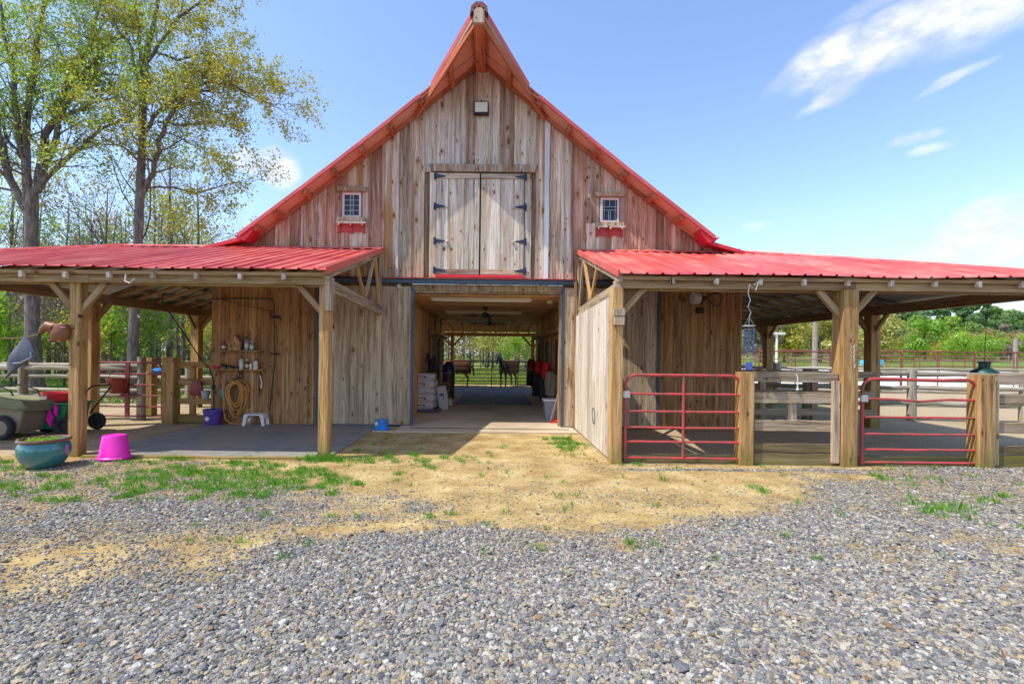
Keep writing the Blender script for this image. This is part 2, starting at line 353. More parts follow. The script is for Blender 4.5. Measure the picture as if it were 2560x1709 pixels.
def frame(p0, p1, face=(0, -1, 0)):
    """matrix with local Z along p0->p1 and local Y away from `face`"""
    p0, p1 = Vector(p0), Vector(p1); z = (p1-p0).normalized(); y = -Vector(face); y = (y - z*y.dot(z))
    y = y.normalized() if y.length > 1e-6 else z.orthogonal(); x = y.cross(z)
    return Matrix(((x.x, y.x, z.x, p0.x), (x.y, y.y, z.y, p0.y), (x.z, y.z, z.z, p0.z), (0, 0, 0, 1)))
def board(name, p0, p1, w, t, mat, parent, face=(0, -1, 0), wob=0.0, n=1, label=None, bevel=0.003, cut0=0, cut1=0):
    """timber from p0 to p1, w wide, t thick, centred on the line; its front looks along `face`; n segments with wavy edges; cut = skew of an end over the width"""
    L = (Vector(p1)-Vector(p0)).length; vs = []; fs = []; rr = random.uniform
    for i in range(n+1):
        z = L*i/n; a, b = (rr(-wob, wob), rr(-wob, wob)); f_ = rr(-wob, wob)*.3
        zz = lambda sgn: z + (cut0*sgn/2 if i == 0 else cut1*sgn/2 if i == n else 0)
        c = bevel
        for (x, y) in ((-w/2+a+c, -t/2+f_), (w/2+b-c, -t/2+f_), (w/2+b, -t/2+f_+c), (w/2+b, t/2), (-w/2+a, t/2), (-w/2+a, -t/2+f_+c)):
            vs.append((x, y, zz(1 if x > 0 else -1)))
    for i in range(n):
        for j in range(6): fs.append((i*6+j, i*6+(j+1) % 6, (i+1)*6+(j+1) % 6, (i+1)*6+j))
    fs += [(5, 4, 3, 2, 1, 0), tuple(n*6+j for j in range(6))]
    m = MB().add(vs, fs); return m.build(name, mat, parent, world=frame(p0, p1, face), label=label)
def wallboard(name, x0, x1, z0, top, y, t, mat, parent, wob=0.0, label=None):
    """vertical board on a wall facing the camera, top(x) gives its upper edge; local Z is up"""
    xc = (x0+x1)/2; n = 5 if wob else 1; vs = []; fs = []; rr = random.uniform
    y += rr(-.003, .003)
    for i in range(n+1):
        f = i/n; a, b = (rr(-wob, wob), rr(-wob, wob))
        xa, xb = x0+a-xc, x1+b-xc; za = z0+(top(x0)-z0)*f; zb = z0+(top(x1)-z0)*f
        vs += [(xa+.004, -t/2, za), (xb-.004, -t/2, zb), (xb, -t/2+.003, zb), (xb, t/2, zb), (xa, t/2, za), (xa, -t/2+.003, za)]
    for i in range(n):
        for j in range(6): fs.append((i*6+j, i*6+(j+1) % 6, (i+1)*6+(j+1) % 6, (i+1)*6+j))
    fs += [(5, 4, 3, 2, 1, 0), tuple(n*6+j for j in range(6))]
    return MB().add(vs, fs).build(name, mat, parent, world=Matrix.Translation((xc, y, 0)), label=label)
def copy_tree(o, parent=None, basis=None):
    c = o.copy(); COL.objects.link(c)
    if parent is not None: c.parent = parent
    if basis is not None: c.matrix_basis = basis
    for ch in KIDS.get(o, []): copy_tree(ch, c)
    return c
KIDS = {}
def register(root, kids): KIDS[root] = kids; return root

# ------------------------------------------------------------------ ground
_H = RNG.random((64, 64, 4))
def vnoise(x, y, ch=0):
    xi = np.floor(x).astype(int); yi = np.floor(y).astype(int); fx = x-xi; fy = y-yi
    fx = fx*fx*(3-2*fx); fy = fy*fy*(3-2*fy); g = lambda a, b: _H[a % 64, b % 64, ch]
    return (g(xi, yi)*(1-fx)+g(xi+1, yi)*fx)*(1-fy) + (g(xi, yi+1)*(1-fx)+g(xi+1, yi+1)*fx)*fy
def fbm(x, y, o=4, ch=0):
    s = 0; a = .5; t = 0
    for i in range(o): s = s+a*vnoise(x*2**i+i*7.3, y*2**i+i*3.1, (ch+i) % 4); t += a; a *= .55
    return s/t
def ss(v, a, b): t = np.clip((v-a)/(b-a), 0, 1); return t*t*(3-2*t)
def height(x, y):
    x = np.asarray(x, float); y = np.asarray(y, float)
    near = ss(np.maximum(np.abs(x)-9, np.abs(y-11)-12), 0, 8)
    h = (fbm(x*.5+9, y*.5, 4)-.5)*.05*ss(-y, -7.0, -4.5)                                 # the drive in front is a little uneven
    right = ss(x, 6, 22)*ss(y, 12, 45)
    h = h + right*(.45 + .024*np.clip(y-50, 0, 90) + .05*np.clip(y-135, 0, 140)*ss(x, 20, 60))
    mid = ss(y, 24, 60)*(1-ss(x, 6, 22))
    h = h + mid*(.012*np.clip(y-30, 0, 100)) + near*(fbm(x*.12, y*.12, 3)-.5)*.25*ss(y, 14, 40)
    return h
def masks(x, y):
    """gravel, grass, dirt tint for the drive in front of the barn"""
    n1 = fbm(x*.9, y*1.5, 4, 0); n2 = fbm(x*2.6+5, y*3.3+8, 4, 1); n3 = fbm(x*5+2, y*7, 3, 2)
    w = n1-.5 + (n2-.5)*.8
    # central tongue of bare earth: half width shrinks towards the camera
    cxx = 0.45; hw = np.clip(.75 + (y-4.0)*1.75, -2, 4.9)
    tongue = ss(hw - np.abs(x-cxx) + w*3.0, -1.3, 1.3) * ss(y + w*1.8, 3.0, 4.5)
    strip = ss(y + w*.5, 6.55, 6.85)*(1-ss(x, 5.2, 7))                                          # bare strip along the porch line
    s1 = ss(.30 - np.abs((y-4.45) - (x+1.0)*.24 + w*.9), -.55, .45)*ss(-x, -.6, .6)*(.5+.9*n2)       # wheel ruts sweeping out to the left
    s2 = ss(.22 - np.abs((y-3.35) - (x+2.4)*.26 + w*.6), -.45, .4)*ss(-x, 1.4, 2.4)*.7
    s3 = ss(.30 - np.abs((y-5.3) - (x+2.0)*.10 + w*.7), -.3, .25)*ss(-x, 1.5, 3)*.7
    s4 = ss(1.0 - ((x+2.9)/1.9)**2 - ((y-3.35-.22*(x+2.9))/.55)**2 + w*2.6, -.5, 1.5)*.85
    s5 = ss(w*3.2, .0, .9)*.75*ss(y, 2.6, 4)
    dirt = np.clip(np.maximum.reduce([tongue, strip, s1, s2, s3, s4, s5]), 0, 1)
    dirt = np.where(y > 7.0, 1.0, dirt)
    cut = ss(.05 - np.abs(y - 6.62 - (x-2)*.02 + (n2-.5)*.15), -.05, .03)*ss(x, 1.4, 2.4)  # thin line of grey stone by the gates
    dirt = dirt*(1-cut*.85)
    left = ss(-x, 1.0, 3.5)*ss(y, 4.6, 5.6)*(.42+.6*n2); far_r = ss(x, 2.6, 5)*ss(y, 4.4, 5.4)*(.22+.5*n2)
    dirt = np.maximum(dirt, np.where(y < 6.7, np.maximum(left, far_r), 0))
    gravel = 1-dirt
    blob = ss(1.0 - ((x+3.3)/1.9)**2 - ((y-5.85)/.95)**2, -.6, .9)*ss(-y, -6.85, -6.5)
    side = ss(y, 4.6, 5.4)*ss(-x, 2.2, 4.5)*.45 + ss(x, 3.4, 5.0)*ss(y, 4.2, 5.0)*(1-ss(y, 6.2, 6.7))*.30
    cen = ss(1.2-((x+1.2)/1.4)**2-((y-7.0)/.6)**2, 0, 1)*.5 + ss(1-((x-1.25)/.6)**2-((y-8.5)/1.1)**2, 0, 1)*.65
    grass = ss(np.maximum.reduce([blob, side, cen]) * (-.15+n2*1.75) + (n3-.5)*1.9, .46, .70)
    return gravel, grass, dirt
def make_ground():
    xs = np.unique(np.concatenate([np.linspace(-9.5, 9.5, 260), np.linspace(-60, 60, 121), np.linspace(-900, 900, 61)]))
    ys = np.unique(np.concatenate([np.linspace(1, 8.0, 150), np.linspace(-40, 70, 111), np.linspace(70, 300, 60), np.linspace(-900, 1500, 49)]))
    def dedupe(a, e=.02):
        out = [a[0]]
        for v in a[1:]:
            if v-out[-1] > e: out.append(v)
        return np.array(out)
    xs, ys = dedupe(xs), dedupe(ys); X, Y = np.meshgrid(xs, ys); Z = height(X, Y)
    verts = np.stack([X.ravel(), Y.ravel(), Z.ravel()], 1); nx, ny = len(xs), len(ys)
    i = np.arange(nx*ny).reshape(ny, nx); F = np.stack([i[:-1, :-1], i[:-1, 1:], i[1:, 1:], i[1:, :-1]], -1).reshape(-1, 4)
    me = bpy.data.meshes.new('ground'); me.from_pydata(verts.tolist(), [], F.tolist()); me.shade_smooth()
    g, gr, d = masks(X, Y)
    fa = np.where(np.abs(X) < 8, ss(Y, 23.6, 26.5), ss(Y, 13, 17))*np.clip(ss(-X, -14, -8)+ss(Y, 48, 56), 0, 1)      # meadow behind and beside the barn
    at = me.color_attributes.new('zones', 'FLOAT_COLOR', 'POINT')
    at.data.foreach_set('color', np.stack([g.ravel(), gr.ravel(), fa.ravel(), np.ones(nx*ny)], 1).ravel().astype(np.float32))
    m, k, o = newmat('ground'); a = k.new('ShaderNodeVertexColor', layer_name='zones').outputs[0]; s = k.new('ShaderNodeSeparateColor', {0: a})
    p = k.new('ShaderNodeNewGeometry').outputs['Position']
    n1 = k.noise(p, 2.2, 5, .6).outputs[0]; n2 = k.noise(p, 24, 5, .7).outputs[0]; n3 = k.noise(p, 90, 3, .6).outputs[0]; nb = k.noise(p, .12, 4, .6).outputs[0]
    dirt = k.ramp(k.m('ADD', k.m('MULTIPLY', n1, .6), k.m('MULTIPLY', n2, .4)), [(.32, (.20, .125, .05)), (.45, (.38, .255, .10)), (.56, (.52, .38, .17)), (.68, (.64, .52, .29))])
    dirt = k.mix(k.m('MULTIPLY', k.step(n3, .58, .68), .7), dirt, (.10, .07, .04))
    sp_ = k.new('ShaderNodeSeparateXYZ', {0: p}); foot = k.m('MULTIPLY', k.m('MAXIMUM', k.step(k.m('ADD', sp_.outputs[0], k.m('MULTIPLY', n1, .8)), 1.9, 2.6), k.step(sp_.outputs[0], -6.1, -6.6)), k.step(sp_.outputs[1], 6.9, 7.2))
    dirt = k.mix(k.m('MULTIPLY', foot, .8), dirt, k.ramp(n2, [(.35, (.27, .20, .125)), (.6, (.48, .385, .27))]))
    vor = k.new('ShaderNodeTexVoronoi', {'Vector': p, 'Scale': 42.0}, feature='F1')
    vs_ = k.new('ShaderNodeSeparateColor', {0: vor.outputs['Color']}).outputs[0]
    gravel = k.mix(k.step(vor.outputs['Distance'], .25, .55), k.ramp(vs_, [(0, (.10, .105, .12)), (.35, (.19, .19, .195)), (.7, (.30, .29, .27)), (1, (.46, .43, .37))]), (.16, .13, .095))
    grass = k.ramp(k.m('ADD', k.m('MULTIPLY', nb, .6), k.m('MULTIPLY', n2, .4)), [(.33, (.06, .11, .02)), (.48, (.12, .20, .035)), (.58, (.22, .24, .07)), (.7, (.33, .27, .13))])
    col = k.mix(s.outputs[0], dirt, gravel); col = k.mix(k.m('MULTIPLY', s.outputs[1], .45), col, (.10, .13, .03)); col = k.mix(s.outputs[2], col, grass)
    h = k.m('ADD', k.m('MULTIPLY', n2, .6), k.m('ADD', k.m('MULTIPLY', n3, .4), k.m('MULTIPLY', k.m('MULTIPLY', vor.outputs['Distance'], -1.0), s.outputs[0])))
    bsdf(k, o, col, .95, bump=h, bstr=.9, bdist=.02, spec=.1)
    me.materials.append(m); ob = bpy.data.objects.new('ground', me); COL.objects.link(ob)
    setp(ob, 'yard and fields: ochre dirt, grey gravel and meadow', None, None, 'structure')
make_ground()

def scatter_stones():
    """gravel: loose stones instanced on points, denser where the drive is gravelled"""
    N = 700000
    u = RNG.random(N); y = 1.3 + (8.9-1.3)*u**1.3; x = (RNG.random(N)*2-1)*(y*1.12+1.7)
    g, gr, d = masks(x, y)
    near = ss(-y, -8.5, -3)
    dens = np.clip(g*1.0 + .03 + .16*ss(fbm(x*1.7, y*2.1), .45, .75), 0, 1)
    keep = (RNG.random(N) < dens*(.62+.3*near)) & (y < 7.02-.04*RNG.random(N)) | ((RNG.random(N) < .012) & (y > 7) & (np.abs(x) < 2.2) & (y < 9.4))
    x, y, g = x[keep], y[keep], g[keep]
    size = (RNG.gamma(2.6, .0018, len(x))+.0038)*(.72+.28*g)
    z = height(x, y) + size*(.15+.55*RNG.random(len(x)))
    me = bpy.data.meshes.new('gravel'); me.from_pydata(np.stack([x, y, z], 1).tolist(), [], [])
    at = me.attributes.new('size', 'FLOAT', 'POINT'); at.data.foreach_set('value', size.astype(np.float32))
    m, k, o = newmat('gravel_stone'); r = k.new('ShaderNodeObjectInfo').outputs['Random']
    c = k.new('ShaderNodeTexCoord').outputs['Object']
    n = k.noise(k.vm('ADD', c, k.new('ShaderNodeCombineXYZ', {0: k.m('MULTIPLY', r, 50), 1: 0.0, 2: 0.0}).outputs[0]), 2.0, 4, .6).outputs[0]
    col = k.ramp(r, [(0, (.075, .075, .08)), (.15, (.14, .14, .148)), (.34, (.20, .20, .205)), (.50, (.29, .275, .245)), (.64, (.38, .345, .275)), (.72, (.22, .165, .105)), (.84, (.44, .345, .20)), (.93, (.47, .44, .38)), (1, (.55, .53, .48))])
    col = k.mix(k.m('MULTIPLY', k.step(n, .45, .7), .35), col, (.36, .32, .26))
    bsdf(k, o, col, .75, bump=n, bstr=.4, bdist=.15, spec=.3)
    ng = bpy.data.node_groups.new('stones', 'GeometryNodeTree')
    ng.interface.new_socket('Geometry', in_out='INPUT', socket_type='NodeSocketGeometry'); ng.interface.new_socket('Geometry', in_out='OUTPUT', socket_type='NodeSocketGeometry')
    q = NT(ng); gi = q.new('NodeGroupInput'); go = q.new('NodeGroupOutput')
    join = q.new('GeometryNodeJoinGeometry')
    for i in range(6):
        ico = q.new('GeometryNodeMeshIcoSphere', {'Radius': 1.0, 'Subdivisions': 1 if i % 2 else 2})
        pos = q.new('GeometryNodeInputPosition')
        nz = q.new('ShaderNodeTexNoise', {'Vector': pos.outputs[0], 'Scale': .9, 'Detail': 1.0}, noise_dimensions='4D'); nz.inputs['W'].default_value = i*5.3
        off = q.vm('MULTIPLY', q.vm('SUBTRACT', nz.outputs['Color'], (.5, .5, .5)), (2.1, 2.1, 2.1))
        sp = q.new('GeometryNodeSetPosition', {'Geometry': ico.outputs[0], 'Offset': off})
        tr = q.new('GeometryNodeTransform', {'Geometry': sp.outputs[0], 'Scale': (1.35-.1*(i % 3), .95+.1*(i % 2), .55+.07*(i % 3))})
        sm = q.new('GeometryNodeSetMaterial', {'Geometry': tr.outputs[0], 'Material': m})
        gi_ = q.new('GeometryNodeGeometryToInstance', {0: sm.outputs[0]})
        q.l.new(gi_.outputs[0], join.inputs[0])
    rot = q.new('FunctionNodeRandomValue', data_type='FLOAT_VECTOR'); rot.inputs[0].default_value = (-.45, -.45, 0); rot.inputs[1].default_value = (.45, .45, 6.283)
    na = q.new('GeometryNodeInputNamedAttribute', data_type='FLOAT'); na.inputs[0].default_value = 'size'
    iop = q.new('GeometryNodeInstanceOnPoints', {'Points': gi.outputs[0], 'Instance': join.outputs[0], 'Rotation': rot.outputs[0], 'Scale': na.outputs[0]})
    iop.inputs['Pick Instance'].default_value = True
    q.l.new(iop.outputs[0], go.inputs[0])
    ob = bpy.data.objects.new('gravel', me); COL.objects.link(ob); me.materials.append(m)
    md = ob.modifiers.new('stones', 'NODES'); md.node_group = ng
    setp(ob, 'loose grey and tan gravel spread over the drive', None, None, 'stuff')
scatter_stones()

def quads_mesh(name, P, U, V, mat, kind=None, label=None, parent=None, tri=False):
    """many separate leaf shapes: centres P, half axes U, V (arrays n x 3), each a pointed diamond"""
    n = len(P); v = np.empty((n, 4, 3)); v[:, 0] = P-U; v[:, 1] = P+V; v[:, 2] = P+U; v[:, 3] = P-V
    me = bpy.data.meshes.new(name); me.vertices.add(n*4); me.vertices.foreach_set('co', v.ravel().astype(np.float32))
    me.loops.add(n*4); me.loops.foreach_set('vertex_index', np.arange(n*4, dtype=np.int32))
    me.polygons.add(n); me.polygons.foreach_set('loop_start', np.arange(0, n*4, 4, dtype=np.int32)); me.polygons.foreach_set('loop_total', np.full(n, 4, dtype=np.int32))
    me.materials.append(mat); me.update(calc_edges=True); return me
def blades(name, X, Y, Z, hgt, wid, lean, mat):
    n = len(X); a = RNG.random(n)*2*PI; b = RNG.random(n)*2*PI
    base = np.stack([X, Y, Z], 1); w = np.stack([np.cos(a), np.sin(a), 0*a], 1)*wid[:, None]
    l = np.stack([np.cos(b), np.sin(b), 0*b], 1)*(lean*hgt)[:, None]; up = np.stack([0*a, 0*a, hgt], 1)
    v = np.empty((n, 5, 3)); v[:, 0] = base-w; v[:, 1] = base+w; v[:, 2] = base+w*.7+l*.4+up*.6; v[:, 3] = base+l+up*.95; v[:, 4] = base-w*.7+l*.4+up*.6
    me = bpy.data.meshes.new(name); me.vertices.add(n*5); me.vertices.foreach_set('co', v.ravel().astype(np.float32))
    me.loops.add(n*5); me.loops.foreach_set('vertex_index', np.arange(n*5, dtype=np.int32))
    me.polygons.add(n); me.polygons.foreach_set('loop_start', np.arange(0, n*5, 5, dtype=np.int32)); me.polygons.foreach_set('loop_total', np.full(n, 5, dtype=np.int32))
    me.materials.append(mat); me.update(calc_edges=True); return me
def scatter_grass():
    N = 20000; y = RNG.uniform(3.6, 9.3, N); x = RNG.uniform(-8, 8.3, N)
    g, gr, d = masks(x, y); pr = gr*.85 + .004*(y < 7)
    k = (RNG.random(N) < pr) & ~((y > 7.03) & ((x < -2.4) | (x > 1.6)))
    x, y = x[k], y[k]
    # tuft at the foot of the middle post, along the closing wall
    ex = np.concatenate([RNG.normal(-2.5, .16, 46), RNG.normal(-2.1, .3, 14), RNG.normal(1.55, .12, 16), RNG.normal(-5.1, .5, 8), RNG.normal(-4.9, 1.2, 10)])
    ey = np.concatenate([RNG.normal(6.93, .05, 46), RNG.normal(6.95, .08, 14), RNG.normal(8.4, .8, 16), RNG.normal(6.95, .03, 8), RNG.normal(6.2, .3, 10)])
    x = np.concatenate([x, ex]); y = np.concatenate([y, ey])
    m = 16; bx = np.repeat(x, m)+RNG.normal(0, .028, len(x)*m); by = np.repeat(y, m)+RNG.normal(0, .028, len(x)*m)
    sz = np.repeat(RNG.uniform(.35, 1.0, len(x)), m); sz[-len(ex)*m:-(len(ex)-46)*m] *= 1.9
    h = sz*RNG.uniform(.045, .10, len(bx))
    me = blades('grass', bx, by, height(bx, by), h, RNG.uniform(.002, .0042, len(bx)), RNG.uniform(.1, .9, len(bx)),
                leafmat('grass_blades', (.05, .19, .01), (.17, .42, .03), .35))
    o = bpy.data.objects.new('grass', me); COL.objects.link(o); setp(o, 'short green grass tufts growing through the gravel', None, None, 'stuff')
    # dry straw and bits on the earth
    N = 60000; x = RNG.uniform(-5, 6, N); y = RNG.uniform(3.8, 9.4, N); g, gr, d = masks(x, y); k = (RNG.random(N) < d*.8) & ~((y > 7) & (np.abs(x+.4) > 1.9)); x, y = x[k], y[k]
    a = RNG.random(len(x))*2*PI; L = RNG.uniform(.008, .045, len(x)); P = np.stack([x, y, height(x, y)+.004+RNG.random(len(x))*.006], 1)
    U = np.stack([np.cos(a)*L, np.sin(a)*L, RNG.normal(0, .003, len(x))], 1); V = np.stack([-np.sin(a)*.0016, np.cos(a)*.0016, 0*a+.0008], 1)
    me = quads_mesh('straw', P, U, V, leafmat('straw_bits', (.10, .06, .025), (.72, .58, .30), .1))
    o = bpy.data.objects.new('straw', me); COL.objects.link(o); setp(o, 'dry straw and chaff scattered over the ochre dirt', None, None, 'stuff')
    N = 420; y = RNG.uniform(2.3, 9.3, N); x = RNG.uniform(-1, 1, N)*y*1.1; a = RNG.random(N)*2*PI; L = RNG.uniform(.012, .03, N); k = ~((y > 6.9) & (np.abs(x+.4) > 1.9)); x, y, a, L = x[k], y[k], a[k], L[k]
    P = np.stack([x, y, height(x, y)+.022], 1); U = np.stack([np.cos(a)*L, np.sin(a)*L, RNG.normal(0, .006, len(x))], 1); V = np.stack([-np.sin(a)*L*.5, np.cos(a)*L*.5, RNG.normal(0, .006, len(x))], 1)
    o = bpy.data.objects.new('fallen_leaves', quads_mesh('fallen_leaves', P, U, V, leafmat('dead_leaves', (.10, .05, .02), (.34, .20, .08), .1))); COL.objects.link(o); setp(o, 'small dead leaves lying about the drive', None, None, 'stuff')
    # meadow blades seen through the aisle
    N = 30000; y = RNG.uniform(24.6, 46, N); x = RNG.uniform(-3.6, 4.2, N)*y/24
    me = blades('meadow_grass', x, y, height(x, y), RNG.uniform(.08, .3, N), RNG.uniform(.006, .018, N), RNG.uniform(.1, .7, N), leafmat('meadow_blades', (.11, .20, .025), (.33, .38, .08), .4))
    o = bpy.data.objects.new('grass', me); COL.objects.link(o); setp(o, 'bright green meadow grass beyond the back gate', None, None, 'stuff')
    N = 16000; y = RNG.uniform(12.0, 30, N); x = -RNG.uniform(.60, 1.2, N)*y-1.0; k = y > 14-.0*x; x, y = x[k], y[k]; N = len(x)
    me = blades('wood_edge_grass', x, y, height(x, y), RNG.uniform(.05, .16, N), RNG.uniform(.006, .015, N), RNG.uniform(.1, .7, N), leafmat('wood_edge_blades', (.06, .17, .015), (.17, .30, .05), .4))  # deeper green blades along the wood edge
    o = bpy.data.objects.new('grass', me); COL.objects.link(o); setp(o, 'green grass at the edge of the woods on the left', None, None, 'stuff')
scatter_grass()

# ------------------------------------------------------------------ barn
FY = 10.35; PX = -.33; PZ = 7.97; SL = .795
def rake(x): return PZ - SL*abs(x-PX) - .06*math.sin(min(1, abs(x-PX)/4.9)*PI)      # the slope sags a touch
def roofz(x): return rake(x) + .115
barn = thing('barn', 'weathered board and batten barn with steep red metal roof and hay hood', 'barn', (0, FY, 0))
def pick_upper(x):
    d = abs(x-PX); r = random.random()
    if d < 2.9 and random.random() < .26: return M['stained']
    if d < 1.6: return M['pale'] if r < .35 else M['grey']
    if d < 2.7: return M['grey'] if r < .75 else M['brown']
    return M['brown'] if r < .72 else M['grey']
def facade():
    holes = [(-3.36, -2.91, 4.56, 5.12), (2.31, 2.76, 4.51, 5.07)]
    x = -5.24
    while x < 4.56:
        w = random.uniform(.19, .33); x1 = min(x+w, 4.58)
        mt = pick_upper((x+x1)/2); z0 = 3.27
        if x1 > -1.34 and x < .74:                     # above the loft door only
            xs = [(x, x1)]; z0 = 5.60
        h = [q for q in holes if x1 > q[0] and x < q[1]]
        if h:
            q = h[0]; wallboard('wall_board', x+.002, x1-.002, q[3], rake, FY, .03, mt, barn)
            wallboard('wall_board', x+.002, x1-.002, z0, lambda t: q[2], FY, .03, mt, barn)
            if q[0]-x > .02: wallboard('wall_board', x+.002, q[0], q[2], lambda t: q[3], FY, .03, mt, barn)
            if x1-q[1] > .02: wallboard('wall_board', q[1], x1-.002, q[2], lambda t: q[3], FY, .03, mt, barn)
        else: wallboard('wall_board', x+.004, x1-.004, z0, rake, FY, .03, mt, barn)
        if not h and not (z0 > 4 and False):
            bw = random.uniform(.035, .075)
            bm = M['pale'] if random.random() < .45 and abs(x-PX) < 2.4 else mt
            if not any(x+bw > q[0]-.06 and x-bw < q[1]+.06 for q in holes):
                zb = 5.76 if -1.42 < x < .80 else 3.27
                wallboard('batten', x-bw/2, x+bw/2, zb, rake, FY-.031, .030, bm if random.random() < .7 else M['brown'], barn, wob=.008)
        x = x1
    wallboard('batten', 1.10, 1.20, 3.27, lambda t: 6.78, FY-.045, .03, M['white_board'], barn, wob=.01, label='bleached white waney batten right of the loft door')
    # backing so that no light comes through the joints
    MB().prism([(-5.2, 3.2), (4.55, 3.2), (4.55, 4.0), (PX, 7.9), (-5.2, 4.0)], FY+.02, FY+.05).build('wall_backing', M['rafter'], barn)
facade()

def window(x0, x1, z0, z1, hd, sill, cor, mode, lab):
    w = MB(); t = .045; y0, y1 = FY-.05, FY+.02
    w.box(x0, x1, y0, y1, z0, z0+t).box(x0, x1, y0, y1, z1-t, z1).box(x0, x0+t, y0, y1, z0+t, z1-t).box(x1-t, x1, y0, y1, z0+t, z1-t)
    wn = w  .build('window', M['window_paint'], barn, label=lab)
    MB().box(x0+t, x1-t, FY-.022, FY-.012, z0+t, z1-t).build('pane', M['glass'], wn)
    L = MB(); gx0, gx1, gz0, gz1 = x0+t, x1-t, z0+t, z1-t; yl = FY-.028; b = .004; W = gx1-gx0; Hh = gz1-gz0
    def vb(f, a=0, c=1): L.box(gx0+W*f-b, gx0+W*f+b, yl, yl+.008, gz0+Hh*a, gz0+Hh*c)
    def hb(f, a=0, c=1): L.box(gx0+W*a, gx0+W*c, yl-.001, yl+.007, gz0+Hh*f-b, gz0+Hh*f+b)
    if mode: [vb(f) for f in (.38, .60)]; [hb(f) for f in (.25, .5, .75)]
    else: vb(.12); vb(.88); vb(.42, 0, .52); vb(.55, 0, .52); vb(.5, .68, 1); hb(.52); hb(.68)
    L.build('lead_lines', M['came'], wn)
    if mode:
        [MB().box(gx0+W*.43, gx0+W*.55, yl+.001, yl+.006, gz0+Hh*(i/8+.02), gz0+Hh*(i/8+.10)).build('coloured_glass', M['hay'], wn) for i in range(8)]
    else:
        c = MB(); c.ball((gx0+W*.485, yl, gz0+Hh*.60), .018, .006, .018, 8, 6).build('glass_jewel', M['iron'], wn)
    MB().box(x0-.005, x1+.005, y0-.012, FY-.01, z1+.001, z1+.028).build('window_drip', M['redwood'], wn)
    MB().prism([(x0-.10, z1+.03), (x1+.10, z1+.03), (x1+.12, hd), (x0-.12, hd)], FY-.075, FY-.012).build('window_header', M['fence'], wn)
    MB().box(x0-.10, x1+.10, FY-.09, FY-.012, sill+.03, z0-.002).build('sill', M['fence'], wn)
    MB().box(x0-.11, x1+.12, FY-.12, FY-.012, sill-.005, sill+.03).build('sill_ledge', M['pale'], wn)
    # scalloped red apron with three little brackets
    n = 24; pts = [(x0-.09+(x1-x0+.18)*i/n, cor+.045*abs(math.sin(PI*i/n*2))) for i in range(n+1)]
    MB().prism(pts+[(x1+.09, sill-.006), (x0-.09, sill-.006)], FY-.04, FY-.016).build('apron', M['trim_red2'], wn)
    for f in (.06, .5, .94):
        bx = x0-.09+(x1-x0+.18)*f
        MB().prism([(FY-.04, sill-.006), (FY-.12, sill-.006), (FY-.115, sill-.05), (FY-.07, sill-.09), (FY-.055, cor+.03), (FY-.04, cor+.01)], bx-.018, bx+.018, 'x').build('bracket', M['trim_red2'], wn)
        MB().ball((bx, FY-.122, sill-.028), .022, .012, .022, 10, 6).build('bracket_end', M['pale'], wn)
M['trim_red2'] = plain('weathered_red_paint', (.42, .045, .03), .6, 0, .25)
window(-3.34, -2.93, 4.57, 5.11, 5.24, 4.43, 4.22, 1, 'small leaded window with a column of coloured squares')
window(2.33, 2.74, 4.52, 5.06, 5.18, 4.40, 4.20, 0, 'small leaded window with a flower motif')

def loft():
    ld = MB().box(-1.42, -1.285, FY-.045, FY-.016, 3.28, 5.585).build('loft_frame', M['pale'], barn)
    MB().box(.67, .81, FY-.045, FY-.016, 3.28, 5.585).build('loft_frame', M['pale'], barn)
    MB().prism([(-1.40, 5.59), (.86, 5.59), (.92, 5.75), (-1.46, 5.75)], FY-.095, FY-.016).build('loft_header', M['grey'], barn)
    MB().box(-1.28, .66, FY-.10, FY-.016, 3.275, 3.33).build('loft_sill', M['trim_red'], barn)
    MB().box(-1.27, .66, FY+.0, FY+.012, 3.34, 5.58).build('loft_backing', M['iron'], barn)
    for s, (a, b) in enumerate(((-1.275, -.325), (-.300, .655))):
        dr = MB().box(a+.12, b-.005, FY-.018, FY-.004, 3.345, 5.575).build('loft_door', M['pale'], barn)
        if s: dr.data = MB().box(a+.005, b-.12, FY-.018, FY-.004, 3.345, 5.575).mesh('loft_door', M['pale'])
        ws = [.25, .36, .22, .12] if s == 0 else [.10, .33, .30, .22]; x = a+.005
        for i, w_ in enumerate(ws):
            x1 = min(x+w_, b-.005)
            wallboard('plank', x+.004, x1-.004, 3.45, lambda t: 5.45, FY-.03, .02, [M['pale'], M['stained'], M['pale'], M['pale']][(i+s) % 4], dr)
            x = x1
        hx = a+.055 if s == 0 else b-.055
        wallboard('stile', hx-.055, hx+.055, 3.46, lambda t: 5.44, FY-.052, .022, M['pale'], dr, wob=.006)
        board('rail', (a+.004, FY-.052, 5.505), (b-.004, FY-.052, 5.505), .115, .022, M['grey'], dr)
        board('rail', (a+.004, FY-.052, 3.40), (b-.004, FY-.052, 3.40), .115, .022, M['grey'], dr)
        for z in (5.49, 4.83, 4.07, 3.43):
            d = 1 if s == 0 else -1; e = a-.02 if s == 0 else b+.02
            h = MB().box(min(e-d*.035, e+d*.01), max(e-d*.035, e+d*.01), FY-.073, FY-.062, z-.075, z+.075)
            h.prism([(e+d*.012, z-.05), (e+d*.20, z-.012), (e+d*.23, z), (e+d*.20, z+.014), (e+d*.012, z+.05)][::d], FY-.074, FY-.064)
            h.tube([(e, FY-.078, z-.08), (e, FY-.078, z+.08)], .010, 6)
            h.build('hinge', M['navy_iron'], dr)
            if z in (4.83, 4.07): MB().ball((e+d*.26, FY-.06, z-.01), .035, .03, .022, 8, 5).build('door_stop', M['pale'], dr)
loft()
